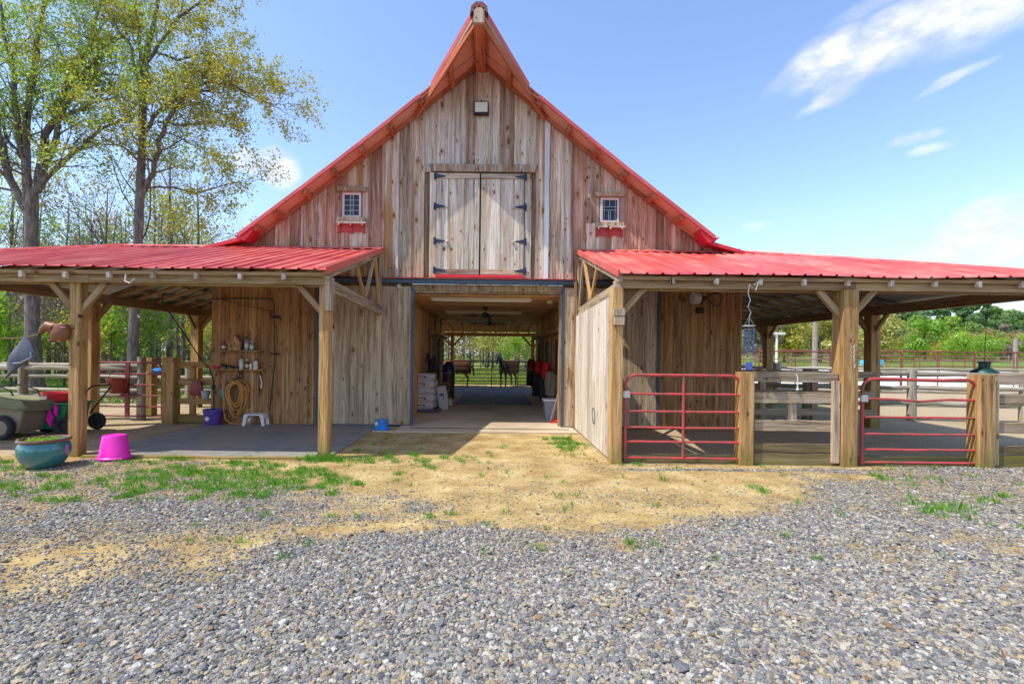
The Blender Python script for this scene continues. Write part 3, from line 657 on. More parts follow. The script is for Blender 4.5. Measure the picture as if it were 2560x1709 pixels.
# flood light
fl = MB().box(-.47, -.15, FY-.16, FY-.03, 6.83, 7.09).build('flood_light', M['iron'], barn, bevel=.01)
MB().box(-.445, -.175, FY-.168, FY-.161, 6.855, 7.065).build('lamp_lens', M['card'], fl)
MB().tube([(-.31, FY-.09, 7.09), (-.31, FY-.09, 7.14), (-.31, FY-.02, 7.16)], .02, 6).build('lamp_bracket', M['iron'], fl)

# main roof: decking, red sheet edge, soffit panels, purlins, rake boards, hay hood
OV = .44; HOOD = 1.42
def main_roof():
    BY = 19.4
    for s, xe in ((-1, -5.40), (1, 4.66)):
        pts = [PX + (xe-PX)*i/8 for i in range(9)]
        def sheet(name, mat, dz0, dz1, ye, xa=0):
            m = MB(); P = []
            for x in pts: P.append((x, roofz(x)))
            n = len(P); vs = []
            for x, z in P: vs += [(x, ye, z+dz0), (x, ye, z+dz1), (x, BY, z+dz0), (x, BY, z+dz1)]
            fs = []
            for i in range(n-1):
                a = i*4; b = a+4
                fs += [(a, b, b+1, a+1), (a+1, b+1, b+3, a+3), (a, a+2, b+2, b), (a+2, a+3, b+3, b+2)]
            fs += [(0, 1, 3, 2), ((n-1)*4, (n-1)*4+2, (n-1)*4+3, (n-1)*4+1)]
            return m.add(vs, fs).build(name, mat, barn)
        sheet('roof', M['roof_red'], 0, .035, FY-OV-.02)
        sheet('roof_soffit', M['coral'], -.05, -.012, FY-OV+.02)
        # red edge trim and pale underlay line
        for i in range(8):
            a, b = pts[i], pts[i+1]
            if abs((a+b)/2-PX) < .98: continue
            board('rake_trim', (a, FY-OV-.03, roofz(a)-.01), (b, FY-OV-.03, roofz(b)-.01), .075, .02, M['roof_red'], barn)
        # rake board on the wall under the soffit
        q = [PX + (xe*.985-PX)*i/6 for i in range(7)]
        for i in range(6): board('rake_board', (q[i], FY-.075, rake(q[i])+.035), (q[i+1], FY-.075, rake(q[i+1])+.035), .115, .06, M['redwood'], barn)
        # purlins running out under the soffit
        for d in ((.62, 1.26, 1.90, 2.50, 3.10, 3.70, 4.30, 4.72) if s < 0 else (.62, 1.26, 1.90, 2.50, 3.10, 3.70, 4.30, 4.78)):
            x = PX+s*d; a = math.atan(SL)*-s
            out = HOOD*(1-d/1.45)+.02 if d < .7 else OV-.03
            c, sn = math.cos(a), math.sin(a); hw, hh = .06, .042
            zc = roofz(x)-.05-.05
            poly = [(x+c*u-sn*v, zc+sn*u*1.0+c*v) for u, v in ((-hw, -hh), (hw, -hh), (hw, hh), (-hw, hh))]
            MB().prism(poly, FY-out, FY-.02).build('purlin', M['redwood'], barn)
        # upturned eave return at the foot of the rake
        xx = xe; z = roofz(xe)
        MB().prism([(xx-s*.30, roofz(xx-s*.30)-.14), (xx-s*.30, roofz(xx-s*.30)-.02), (xx, z-.01), (xx+s*.10, z+.01), (xx+s*.08, z-.03), (xx-s*.12, z-.12)], FY-OV+.0, FY-OV+.45).build('eave_return', M['trim_red'], barn)
        MB().box(min(xe, xe+s*.02), max(xe, xe+s*.02), FY-OV, BY, z-.08, z).build('eave_fascia', M['trim_red'], barn)
        # hood sheet: triangle reaching out to the apex
        ap = (PX, FY-HOOD-.04, PZ+.19); p1 = (PX+s*1.0, FY-OV-.021, roofz(PX+s*1.0)+.0); ed = (PX, FY-OV-.021, roofz(PX)+.0)
        def tri(name, mat, dz, th, k0=1.0):
            a_, b_, c_ = [Vector(v)+Vector((0, 0, dz)) for v in (ap, p1, ed)]
            up = Vector((0, 0, th)); vs = [a_, b_, c_, a_+up, b_+up, c_+up]
            return MB().add(vs, [(0, 1, 2), (3, 5, 4), (0, 3, 4, 1), (1, 4, 5, 2), (2, 5, 3, 0)]).build(name, mat, barn)
        tri('hood_sheet', M['roof_red'], 0, .035); tri('hood_soffit', M['coral'], -.05, .036)
        # red edge, grey drip board and long orange fly rafter from the apex back to the wall
        e0 = Vector(ap)+Vector((s*.05, -.01, 0)); e1 = Vector(p1)+Vector((s*.02, -.01, 0))
        board('hood_trim', e0+Vector((0, 0, .01)), e1+Vector((0, 0, .01)), .09, .025, M['roof_red'], barn, face=(s*.5, -1, 0))
        board('hood_trim', e0+Vector((-s*.02, .01, -.07)), e1+Vector((-s*.02, .01, -.07)), .07, .03, M['fence'], barn, face=(s*.5, -1, 0))
        w1 = Vector((PX+s*1.42, FY-.10, rake(PX+s*1.42)-.03)); a0 = Vector(ap)+Vector((s*.03, .06, -.17))
        board('fly_rafter', a0, w1, .12, .05, M['redwood'], barn, face=(s*.7, -1, 0))
    # ridge beam under the hood, its square nose and the cap
    rb = board('ridge_beam', (PX, FY-HOOD-.02, PZ-.03), (PX, FY+.1, PZ-.05), .22, .26, M['redwood'], barn, face=(0, 0, -1))
    board('ridge_nose', (PX, FY-HOOD-.06, PZ-.13), (PX, FY-HOOD-.06, PZ+.15), .20, .08, M['fence'], barn)
    MB().prism([(PX-.17, PZ+.05), (PX-.15, PZ+.18), (PX-.06, PZ+.26), (PX+.06, PZ+.26), (PX+.15, PZ+.18), (PX+.17, PZ+.05), (PX+.10, PZ+.10), (PX, PZ+.19), (PX-.10, PZ+.10)], FY-HOOD-.10, 19.3).build('ridge_cap', M['rustcap'], barn)
M['rustcap'] = plain('brown_red_ridge_cap', (.22, .06, .04), .6, 0, .2)
main_roof()

def low_walls():
    # lower facade: narrow upright boards either side of the doorway
    for x0, x1, mt in ((-6.20, -1.80, 'wash'), (1.54, 5.45, 'wash')):
        x = x0
        while x < x1-.02:
            w = random.uniform(.13, .235); b = min(x+w, x1)
            if x1-b < .06: b = x1
            wallboard('wall_board', x+.002, b-.002, .02, lambda t: 3.24, FY, .03, M[mt], barn)
            if random.random() < .6: wallboard('batten', b-.022, b+.022, .02, lambda t: 3.2, FY-.022, .014, M[mt], barn, wob=.002)
            x = b
    MB().box(-6.2, -1.8, FY+.02, FY+.05, 0, 3.9).build('wall_backing', M['rafter'], barn)
    MB().box(1.54, 5.45, FY+.02, FY+.05, 0, 3.9).build('wall_backing', M['rafter'], barn)
    # doorway: jambs, head, track and red drip edge
    MB().box(-1.80, 1.54, FY-.06, FY+.12, 2.975, 3.12).build('door_head', M['beam'], barn, bevel=.006)
    for x in (-1.80, 1.52): MB().box(x-.06, x+.02, FY-.01, FY+.16, 0, 2.97).build('door_jamb', M['beam'], barn)
    MB().box(-3.9, 3.7, FY-.16, FY-.05, 3.125, 3.225).build('door_track', M['steel_blue'], barn, bevel=.008)
    MB().prism([(FY-.20, 3.225), (FY-.02, 3.262), (FY-.02, 3.275), (FY-.205, 3.245)], -2.39, 1.79, 'x').build('drip_edge', M['roof_red'], barn)
    # side and back walls of the barn
    for x in (-6.19, 5.42):
        MB().box(x, x+.04, FY+.05, 19.2, 0, 4.0).build('side_wall', M['wash'], barn)
    # sliding doors
    for x0, x1, lab in ((-3.86, -1.74, 'left sliding door of wide rough sawn planks'), (1.50, 3.63, 'right sliding door of wide rough sawn planks')):
        d = MB().box(x0+.02, x1-.02, FY-.095, FY-.075, .06, 3.05).build('sliding_door', M['rafter'], barn, label=lab)
        n = 6; w = (x1-x0-.10)/n
        cuts = [x0+.05+w*i+(random.uniform(-.04, .04) if 0 < i < n else 0) for i in range(n+1)]
        for i in range(n): wallboard('plank', cuts[i]+.004, cuts[i+1]-.004, .05, lambda t: 3.06, FY-.105, .025, M['rough'], d)
        for x in (x0+.025, x1-.025): MB().box(x-.026, x+.026, FY-.135, FY-.07, .03, 3.07).build('door_edge', M['steel_blue'], d)
        MB().box(x0+.05, x1-.05, FY-.122, FY-.09, .02, .048).build('door_bottom', M['steel_blue'], d)
        for x in (x0+.35, x1-.32):
            MB().box(x-.04, x+.04, FY-.15, FY-.118, 3.0, 3.10).ball((x, FY-.15, 3.03), .045, .02, .04, 8, 5).build('door_roller', M['galv'], d)
    MB().box(1.60, 1.64, FY-.16, FY-.12, 1.05, 1.38).tube([(1.62, FY-.16, 1.08), (1.62, FY-.19, 1.1), (1.62, FY-.19, 1.33), (1.62, FY-.16, 1.35)], .012, 6).build('door_handle', M['post'], barn)
low_walls()

def aisle():
    yb = 19.1
    MB().box(-1.98, 1.74, 9.55, 22.3, -.05, .03).build('aisle_floor', M['aisle_floor'], barn, label='tan concrete aisle floor')
    MB().box(-2.0, 1.76, 18.45, 22.3, .031, .036).build('aisle_matting', M['rubber'], barn)
    for x in (-1.1, .02, ):
        pass
    g = MB().box(-1.75, 1.62, 9.86, 9.95, .031, .034)
    gr_ = g.build('drain_channel', M['steel_blue'], barn); b = MB()
    for i in range(110): b.box(-1.74+i*.0305, -1.74+i*.0305+.018, 9.862, 9.948, .0345, .038)
    setp(b.build('drain_bars', M['fence'], gr_), kind='stuff')
    # ceiling planks across the aisle
    n = 34
    for i in range(n):
        y0 = FY+.13+i*(yb-FY-.13)/n; y1 = y0+(yb-FY-.13)/n-.004
        o = board('ceiling_plank', (-2.0, (y0+y1)/2, 2.92), (1.76, (y0+y1)/2, 2.92), y1-y0, .02, M['interior'], barn, face=(0, 0, -1))
    MB().box(-2.0, 1.76, FY+.1, yb, 2.94, 2.97).build('ceiling_backing', M['rafter'], barn)
    for x, sgn in ((-2.0, 1), (1.76, -1)):
        n = 30; y = FY+.14
        while y < yb-.05:
            w = random.uniform(.17, .30); y1 = min(y+w, yb)
            board('aisle_board', (x, (y+y1)/2, .03), (x, (y+y1)/2, 2.9), y1-y-.004, .025, M['interior'], barn, face=(sgn, 0, 0)); y = y1
        board('ceiling_trim', (x+sgn*.04, FY+.15, 2.80), (x+sgn*.04, yb, 2.80), .05, .03, M['wash'], barn, face=(sgn, 0, 0))
        MB().box(min(x-sgn*.014, x-sgn*.05), max(x-sgn*.014, x-sgn*.05), FY+.1, yb, 0, 2.95).build('wall_backing', M['rafter'], barn)
    # stall fronts: doors with bars over black sheets painted as dark openings, along both sides
    def stall(x, sgn, y0, y1, lab):
        d = MB().box(min(x+sgn*.02, x+sgn*.06), max(x+sgn*.02, x+sgn*.06), y0, y1, .08, 2.15).build('stall_door', M['wash'], barn, label=lab)
        ym = (y0+y1)/2
        MB().box(min(x+sgn*.061, x+sgn*.066), max(x+sgn*.061, x+sgn*.066), y0+.12, y1-.12, 1.1, 2.0).build('stall_dark_panel', M['iron'], d)  # black sheet painted for the unlit stall behind the bars
        for yy in (y0+.05, y1-.05): board('stile', (x+sgn*.075, yy, .09), (x+sgn*.075, yy, 2.14), .10, .02, M['beam'], d, face=(sgn, 0, 0))
        for zz in (.16, 1.04, 2.08): board('rail', (x+sgn*.075, y0+.10, zz), (x+sgn*.075, y1-.10, zz), .10, .02, M['beam'], d, face=(sgn, 0, 0))
        b_ = MB()
        for j in range(7): b_.tube([(x+sgn*.07, y0+.15+(y1-y0-.3)*j/6, 1.1), (x+sgn*.07, y0+.15+(y1-y0-.3)*j/6, 2.0)], .006, 5)
        b_.build('bars', M['iron'], d)
    for y0, s_ in ((11.5, 'first'), (13.9, 'second'), (16.2, 'third')):
        stall(1.74, -1, y0, y0+1.25, s_+' stall door on the right of the aisle')
    for y0, s_ in ((14.7, 'first'), (16.9, 'second')): stall(-1.98, 1, y0, y0+1.3, s_+' stall door on the left of the aisle')
    board('tack_rail', (1.62, 11.3, 2.22), (1.62, 18.6, 2.22), .08, .14, M['beam'], barn, face=(-1, 0, 0))
    board('tack_rail', (-1.86, 14.2, 2.22), (-1.86, 18.6, 2.22), .08, .14, M['beam'], barn, face=(1, 0, 0))
    # back porch: rafters, decking, beam, posts and braces
    MB().prism([(yb-.1, 2.97), (22.5, 2.665), (22.5, 2.70), (yb-.1, 3.0)], -4, 4, 'x').build('rear_roof', M['wash'], barn)
    for i in range(15):
        x = -3.5+i*.52; board('rafter', (x, yb-.1, 2.93), (x, 22.45, 2.63), .05, .07, M['redwood2'], barn, face=(1, 0, 0))
    board('rear_beam', (-4, 22.15, 2.53), (4, 22.15, 2.53), .16, .12, M['redwood2'], barn)
    for x in (-1.92, 1.88):
        board('post', (x, 22.15, .0), (x, 22.15, 2.46), .15, .15, M['redwood2'], barn)
        for s in (-1, 1): board('brace', (x+s*.05, 22.15, 1.98), (x+s*.48, 22.15, 2.45), .08, .08, M['redwood2'], barn)
    MB().box(-6.2, -2.02, yb, yb+.1, 0, 4).build('rear_wall', M['wash'], barn)
    MB().box(1.78, 5.45, yb, yb+.1, 0, 4).build('rear_wall', M['wash'], barn)
M['redwood2'] = wood('sunlit_tone_porch_timber', (.32, .12, .045), (.60, .27, .10), (.72, .38, .16), (.3, .1, .04), .4, .2, .1)  # brighter redwood copy: sunlit glow of the back porch put into the colour
aisle()

# ------------------------------------------------------------------ lean-to porches in front and at the sides
SLP = (3.88-2.80)/(FY-.05-6.82)
def frontz(y): return 2.80+(y-6.82)*SLP
def porch(root, x_in, x_hip, x_out, s):
    """x_in = gable end by the doorway, x_hip = where the ridge ends, x_out = eave corner; s = side"""
    ye, yt = 6.80, FY-.03
    # ribbed metal in real sheets, 0.92 m wide; outside the ridge end the sheet is cut along the hip
    step = .229; x = x_in; k = 0
    sheets = []
    while (x-x_out)*s < -.01:
        x1 = x+s*step*4
        if (x1-x_out)*s > 0: x1 = x_out
        n = max(1, round(abs(x1-x)/step)); P = []
        for i in range(n):
            a = x+(x1-x)*i/n; w_ = abs(x1-x)/n
            P += [(a, .0), (a+s*w_*.72, .0), (a+s*w_*.80, .024), (a+s*w_*.90, .024), (a+s*w_*.985, .0)]
        P.append((x1, 0.0))
        vs = []; NY = 5
        for (px, pz) in P:
            t = 0 if (px-x_hip)*s <= 0 else min(1, abs(px-x_hip)/abs(x_out-x_hip)); ytop = yt-(yt-ye)*t
            for j in range(NY):
                yy = ye+(ytop-ye)*j/(NY-1)
                sag = .012*math.sin(px*1.7+yy)+.01*math.sin(px*.9)
                vs.append((px, yy, frontz(yy)+pz+sag+.004*(k % 2)))
        m = len(P); fs = [(i*NY+j, (i+1)*NY+j, (i+1)*NY+j+1, i*NY+j+1) for i in range(m-1) for j in range(NY-1)]
        o = MB().add(vs, fs).build('roof_sheet', M['roof_red'], root); md = o.modifiers.new('thick', 'SOLIDIFY'); md.thickness = .006; md.offset = -1
        x = x1; k += 1
    # flashing along the top with rib gaps
    x0f, x1f = sorted((x_in, x_hip))
    MB().prism([(yt-.16, frontz(yt-.16)+.03), (yt, frontz(yt)+.05), (yt+.02, frontz(yt)+.02), (yt-.15, frontz(yt-.15)+.018)], x0f, x1f, 'x').build('roof_flashing', M['roof_red'], root)
    g = MB(); q = x0f+.1
    while q < x1f-.2: g.box(q, q+.14, yt-.185, yt-.16, frontz(yt-.17)+.012, frontz(yt-.17)+.030); q += .26+random.uniform(0, .06)
    g.build('closure_strip', M['iron'], root)
    # side roof plane beyond the hip (slopes away outwards)
    hx = x_hip; a = (hx, yt, frontz(yt)+.02); b = (x_out, ye, 2.81); c = (x_out, 19.2, 2.81); d = (hx, 19.2, frontz(yt)+.02); tip = b
    if s < 0: f_ = .42; b = (hx+(x_out-hx)*f_, yt+(ye-yt)*f_, frontz(yt+(ye-yt)*f_)+.02); c = (-9.0, 19.2, 2.83); e_ = (-9.0, 9.6, 2.83)
    if s > 0: v = [a, b, c, d]
    else: v = [a, d, c, e_, b]
    up = Vector((0, 0, .03)); vs = [Vector(p) for p in v]; m_ = len(vs); vs += [p-up for p in vs]
    MB().add(vs, [tuple(range(m_)), tuple(range(2*m_-1, m_-1, -1))]+[(i, i+m_, (i+1) % m_+m_, (i+1) % m_) for i in range(m_)]).build('side_roof', M['galvred'], root)
    lv = [Vector(p)-Vector((0, 0, .045)) for p in v]; MB().add(lv, [tuple(range(len(lv)-1, -1, -1))]).build('side_roof_lining', M['galv'], root)
    MB().tube([a, tip], .045, 6).build('hip_cap', M['roof_red'], root)
M['galvred'] = M['roof_red']

def truss(root, X, s):
    """open truss in the gable end by the doorway; X = its plane"""
    y0, y1 = 6.92, FY-.10
    board('rake_chord', (X, y0-.06, frontz(y0-.06)-.075), (X, y1, frontz(y1)-.075), .12, .06, M['fence'], root, face=(-s, 0, 0))
    board('bottom_chord', (X, y0+.12, 2.60), (X, y1, 2.52), .18, .07, M['fence'], root, face=(-s, 0, 0))
    board('end_block', (X-s*.012, y0+.10, 2.22), (X-s*.012, y0+.10, 2.72), .15, .09, M['fence'], root, face=(-s, 0, 0))
    board('upright', (X, y1-.03, 2.52), (X, y1-.03, frontz(y1)-.13), .08, .06, M['fence'], root, face=(-s, 0, 0))
    for (ya, za, yb_, zb) in ((9.75, frontz(9.75)-.13, 10.15, 2.60), (9.65, frontz(9.65)-.13, 9.0, 2.66), (8.45, frontz(8.45)-.13, 8.92, 2.66)):
        board('web', (X, ya, za), (X, yb_, zb), .085, .045, M['post'] if random.random() < .6 else M['fence'], root, face=(-s, 0, 0))
    board('rake_trim', (X-s*.05, 6.78, frontz(6.78)+.0), (X-s*.05, FY-.05, frontz(FY-.05)+.0), .105, .025, M['roof_red'], root, face=(-s, 0, 0))
def post_(root, x, y, z, w, mat='post', label=None):
    return board('post', (x, y, -.05), (x, y, z), w, w, M[mat], root, n=4, wob=.003, bevel=.008, label=label)
def braces(root, x, y, z, both=(-1, 1), axis='x', m='beam'):
    for s in both:
        if axis == 'x': board('brace', (x+s*.04, y+.02, z-.42), (x+s*.42, y+.02, z+.02), .085, .06, M[m], root)
        else: board('brace', (x, y+s*.04, z-.42), (x, y+s*.42, z+.02), .085, .06, M[m], root, face=(1, 0, 0))

lp = thing('porch', 'left lean-to porch with red ribbed roof over the wash slab', 'porch', (-6, 7, 0))
rp = thing('porch', 'right lean-to porch with red ribbed roof over the gated stalls', 'porch', (5, 7, 0))
porch(lp, -2.40, -8.05, -11.3, -1); porch(rp, 1.80, 5.75, 9.15, 1)
truss(lp, -2.46, -1); truss(rp, 1.86, 1)
for root, xa, xb in ((lp, -11.2, -2.45), (rp, 1.84, 9.05)):
    cuts = [xa, -9.2, -6.0, xb] if root is lp else [xa, 5.36, xb]
    for i in range(len(cuts)-1):
        board('beam', (cuts[i]+.003, 7.0, 2.695), (cuts[i+1]-.003, 7.0, 2.695), .18, .10, M['beam'], root, n=6, wob=.003)
        board('beam', (cuts[i]+.003, 7.14, 2.66), (cuts[i+1]-.003, 7.14, 2.66), .14, .06, M['beam'], root)
    board('fascia', (xa, 6.90, 2.745), (xb, 6.90, 2.745), .055, .03, M['beam'], root)
    x = xb-.62 if root is lp else xa+.78
    while xa < x < xb:
        board('rafter_tail', (x, 6.845, 2.70), (x, 6.90, 2.70), .052, .085, M['pale'], root, face=(0, 0, 1))
        hx_, ox_, s_ = (-8.05, -11.3, -1) if root is lp else (5.75, 9.15, 1); ye_ = FY-.06 if (x-hx_)*s_ <= 0 else FY-.06-3.5*abs(x-hx_)/abs(ox_-hx_)-.12
        if ye_ > 7.4: board('rafter', (x, 7.06, frontz(7.06)-.09), (x, ye_, frontz(ye_)-.09), .05, .13, M['rafter'], root, face=(1, 0, 0))
        x += -.64 if root is lp else .64
post_(lp, -6.255, 7.08, 2.61, .155, label='square timber post beside the teal pot'); post_(lp, -2.525, 7.08, 2.61, .15, label='square timber post at the corner of the wash slab')
post_(rp, 1.835, 7.0, 2.61, .165, label='square timber post with a wooden box on it'); post_(rp, 5.27, 7.02, 2.61, .23, label='thick square timber post between the fence and second gate')
braces(lp, -6.255, 7.06, 2.6); braces(lp, -2.525, 7.06, 2.6, (-1,)); braces(rp, 1.835, 7.0, 2.6, (1,)); braces(rp, 5.27, 7.0, 2.6)
post_(rp, 8.95, 7.05, 2.61, .2); braces(rp, 8.95, 7.05, 2.6, (-1,)); braces(rp, 8.95, 7.05, 2.55, (1,), 'y')
for root, X, ys, s in ((lp, -8.45, (9.86, 13.4, 17.0), -1), (rp, 8.85, (10.95, 15.1, 19), 1)):
    board('side_beam', (X, 7.1, 2.70), (X, 19.2, 2.70), .20, .13, M['rafter'], root, face=(-s, 0, 0))
    for y in ys:
        post_(root, X, y, 2.62, .22); braces(root, X, y, 2.6, (-1, 1), 'y', 'rafter'); braces(root, X, y, 2.6, (-s,), 'x', 'rafter')
    # side lean-to rafters and grey sheet above, falling outwards from the barn wall
    xw = -6.2 if s < 0 else 5.46; zw = 3.72
    y = 10.5
    while y < 19:
        board('rafter', (xw, y, zw-.14), (X+s*.25, y, 2.70), .05, .14, M['rafter'], root, face=(0, -1, 0)); y += .61
    for t in (.12, .34, .56, .78, .98):
        xx = xw+(X+s*.18-xw)*t; zz = zw-.05+(2.78-zw)*t
        board('purlin', (xx, 10.45, zz), (xx, 19.1, zz), .085, .035, M['rafter'], root, face=(0, 0, -1))
    n = 44; vs = []
    for i in range(n+1):
        yy = 10.4+8.8*i/n
        for (xx, zz) in ((xw, zw+.0), (X+s*.20, 2.78)): vs.append((xx, yy, zz+(.02 if i % 2 else 0)))
    MB().add(vs, [(2*i, 2*i+1, 2*i+3, 2*i+2) for i in range(n)]).build('side_lining', M['galv'], root)
    # the low red rake seen past the main roof
    xr = -5.35 if s < 0 else 4.62
    MB().prism([(xr, 4.02), (xr+s*1.6, 3.60), (xr+s*1.6, 3.66), (xr, 4.10)], FY-.25, FY+.3).build('side_rake', M['trim_red'], root)
    MB().prism([(xr, 3.2), (xr+s*.9, 3.2), (xr+s*.9, 3.78), (xr, 4.02)], FY-.01, FY+.02).build('side_gable', M['brown'], root)

# closing wall of the right stall
cw = thing('stall_partition', 'bleached upright board partition on the stall side of the doorway', 'partition', (1.8, 8.7, 0))
y = 7.11
while y < FY-.16:
    w = random.uniform(.20, .34); y1 = min(y+w, FY-.14)
    zt = 2.50-(y-7)*.02
    board('plank', (1.80, (y+y1)/2, .03), (1.80, (y+y1)/2, zt), y1-y-.006, .03, M['streak'], cw, face=(-1, 0, 0)); y = y1
MB().box(1.82, 1.84, 7.12, FY-.15, .03, 2.45).build('partition_backing', M['fence'], cw)
board('corner_trim', (1.775, FY-.19, 0), (1.775, FY-.19, 3.2), .07, .04, M['wash'], cw, face=(-1, 0, 0))
MB().tube([(1.77, 8.2+.10*math.cos(a), .55+.13*math.sin(a)+.04*math.cos(a)) for a in [i*2*PI/16 for i in range(16)]], .006, 5, closed=True).build('wire_loop', M['iron'], cw)

# wash slab, kerb boards and stall sills
sl = MB().prism([(-6.2, 7.06), (-2.46, 7.06), (-2.46, 9.0), (-2.46, 10.33), (-6.2, 10.33)][::-1], -.04, .025, 'z').build('concrete_slab', M['concrete'], None)
setp(sl, 'dark stained concrete wash slab under the left porch', None, None, 'structure')
tm = board('timber_edging', (-6.1, 7.0, .0), (-2.62, 7.0, .0), .07, .07, M['post'], None, n=5, wob=.006); setp(tm, 'long timber edging along the front of the wash slab', 'edging')
st = MB().box(-2.42, 1.75, 9.5, 9.56, -.04, .028).build('threshold', M['aisle_floor'], None); setp(st, 'concrete lip in front of the doorway', None, None, 'structure')

# ------------------------------------------------------------------ gates and fences
def tube_gate(name, label, cat, loc, W, Hh, bars, mat, group=None, r=.019, rot=0, mids=(.5,), sq=False, bend=False, rc=.16):
    t = thing(name, label, cat, loc, rot, group); kids = []
    ar = [(0, 0, .0), (0, 0, Hh-rc)] + [(rc*(1-math.cos(a)), 0, Hh-rc+rc*math.sin(a)) for a in [i*PI/10 for i in range(1, 6)]]
    arc2 = [(W-p[0], 0, p[2]) for p in ar[::-1]]
    top = [(W*f, 0, Hh+(-.012 if bend and .4 < f < .8 else 0)) for f in (.3, .5, .7)]
    MB().tube(ar+top+arc2, r*1.25, 8).build('frame', mat, t, True, local=True)
    for i, z in enumerate(bars):
        n = 9; zz = [(W*j/(n-1), random.uniform(-.004, .004), z+(-.03*math.exp(-((j-4)/1.3)**2) if bend and i == 0 else 0)+random.uniform(-.003, .003)) for j in range(n)]
        MB().tube(zz, r, 7).build('bar', mat, t, True, local=True)
    for f in mids:
        if sq: MB().box(W*f-.045, W*f+.045, -.02, .02, .0, Hh).build('upright', mat, t, local=True)
        else: MB().tube([(W*f, -.005, bars[-1]), (W*f, -.005, Hh)], r, 7).build('upright', mat, t, True, local=True)
    for z in (.18*Hh, .80*Hh): MB().box(W-.02, W+.07, -.02, .02, z-.02, z+.02).tube([(W+.06, 0, z-.05), (W+.06, 0, z+.05)], .012, 6).build('hinge', M['rust'], t, local=True)
    MB().box(-.05, .06, -.045, -.02, Hh*.73, Hh*.73+.10).build('latch', M['galv'], t, local=True, bevel=.006)
    return t
tube_gate('tube_gate', 'red tube gate with a straight second bar between the boxed post and amber post', 'gate', (1.98, 6.98, .06), 1.72, 1.26, (.98, .72, .48, .27, .03), M['gate_red'], 'red tube gates across the stalls')
tube_gate('tube_gate', 'red tube gate with bent upper bars beside the thick post', 'gate', (5.50, 6.98, .03), 1.70, 1.27, (.97, .70, .45, .22, .03), M['gate_red'], 'red tube gates across the stalls', mids=(), bend=True)
tube_gate('tube_gate', 'rusty dark red gate with a wide upright under the left porch', 'gate', (-9.7, 10.8, .06), 2.1, 1.26, (1.0, .75, .5, .25, .03), M['dark_red'], mids=(.62,), sq=True)

def bfence(name, label, loc, W, rows, mat='fence', extra=None, group=None, y=0):
    t = thing(name, label, 'fence', loc, 0, group); L = loc
    for (z0, z1, mk) in rows:
        board('rail', (L[0], L[1], z0/2+z1/2), (L[0]+W, L[1], z0/2+z1/2), z1-z0, .045, M[mk], t, n=6, wob=.006)
    return t
rows = [(1.235, 1.385, 'fence'), (.925, 1.085, 'fence'), (.51, .67, 'fence'), (.20, .32, 'mossy'), (.0, .18, 'mossy')]
f1 = bfence('board_fence', 'weathered board fence between the amber post and the thick post', (3.90, 7.0, 0), 1.24, rows)
board('stub_upright', (4.49, 7.04, .66), (4.49, 7.04, .93), .13, .05, M['fence'], f1)
board('batten', (5.09, 6.955, .05), (5.09, 6.955, 1.26), .105, .045, M['rough'], f1, n=4, wob=.004)
f2 = bfence('board_fence', 'weathered grey board fence at the right edge beyond the last post', (7.42, 7.0, 0), 1.5, rows)
board('batten', (7.46, 6.955, .05), (7.46, 6.955, 1.30), .06, .05, M['rough'], f2)
for x, w, lab in ((3.765, .20, 'amber square gate post left of the board fence'), (7.29, .235, 'dark brown square gate post under the green lantern')):
    o = board('gate_post', (x, 7.0, -.05), (x, 7.0, 1.38), w, w*.85, M['post'], None, n=4, wob=.003, bevel=.008); setp(o, lab, 'post')
for x0, w in ((2.0, 1.68), (5.46, 1.72)):
    o = board('sill_board', (x0, 7.1, .06), (x0+w, 7.1, .06), .13, .06, M['mossy'], None, n=5, wob=.008); setp(o, 'dark sill board under the %s red gate' % ('first' if x0 < 3 else 'second'), 'sill board')
# rear board fences inside the right porch
ri = thing('board_fence', 'shaded inner board fence behind the right stalls', 'fence', (7, 10.7, 0))
for z in (1.22, .78, .36): board('rail', (5.5, 10.75, z), (8.75, 10.75, z), .15, .04, M['fence'], ri, n=4, wob=.006)
for x in (6.2, 7.4): board('upright', (x, 10.8, 0), (x, 10.8, 1.35), .14, .08, M['fence'], ri)
def log_fence(label, pts, zs, r=.055, posts=True, pr=.10, top=1.45, mat='log', group=None):
    t = thing('log_fence', label, 'fence', (*pts[0], 0), 0, group)
    for i in range(len(pts)-1):
        a, b = Vector((*pts[i], 0)), Vector((*pts[i+1], 0)); ga = float(height(a.x, a.y)); gb = float(height(b.x, b.y))
        for z in zs:
            n = 6; p = [a.lerp(b, j/(n-1))+Vector((random.uniform(-.02, .02), random.uniform(-.02, .02), z+ga+(gb-ga)*j/(n-1)+random.uniform(-.02, .02))) for j in range(n)]
            m = frame(p[0], p[-1], (0, 0, 1)); inv = m.inverted()
            MB().tube([inv @ q for q in p], [r*random.uniform(.85, 1.15) for _ in p], 9).build('rail', M[mat], t, True, world=m)
    if posts:
        for q in pts:
            g = float(height(*q)); MB().tube([(0, 0, -.1), (0, 0, top*.5), (0, 0, top)], [pr*1.1, pr, pr], 10).build('post', M[mat], t, True, world=Matrix.Translation((q[0], q[1], g)))
    return t
log_fence('grey log rail fence beyond the right stalls, nearest the porch', [(5.8, 12.6), (8.3, 12.4), (10.9, 12.2), (13.6, 12.0)], (.45, .85, 1.22), .06, True, .10, 1.32)
log_fence('grey log rail fence second from the porch on the right', [(7.0, 16.6), (9.8, 16.2), (12.8, 15.8), (16.2, 15.4), (19.5, 15.0)], (.5, .9, 1.25), .055, True, .14, 1.42)
log_fence('peeled log rail fence in front of the woods at far left', [(-13.5, 10.2), (-10.6, 10.6), (-8.15, 10.9)], (.55, 1.18), .06, True, .09, 1.45)
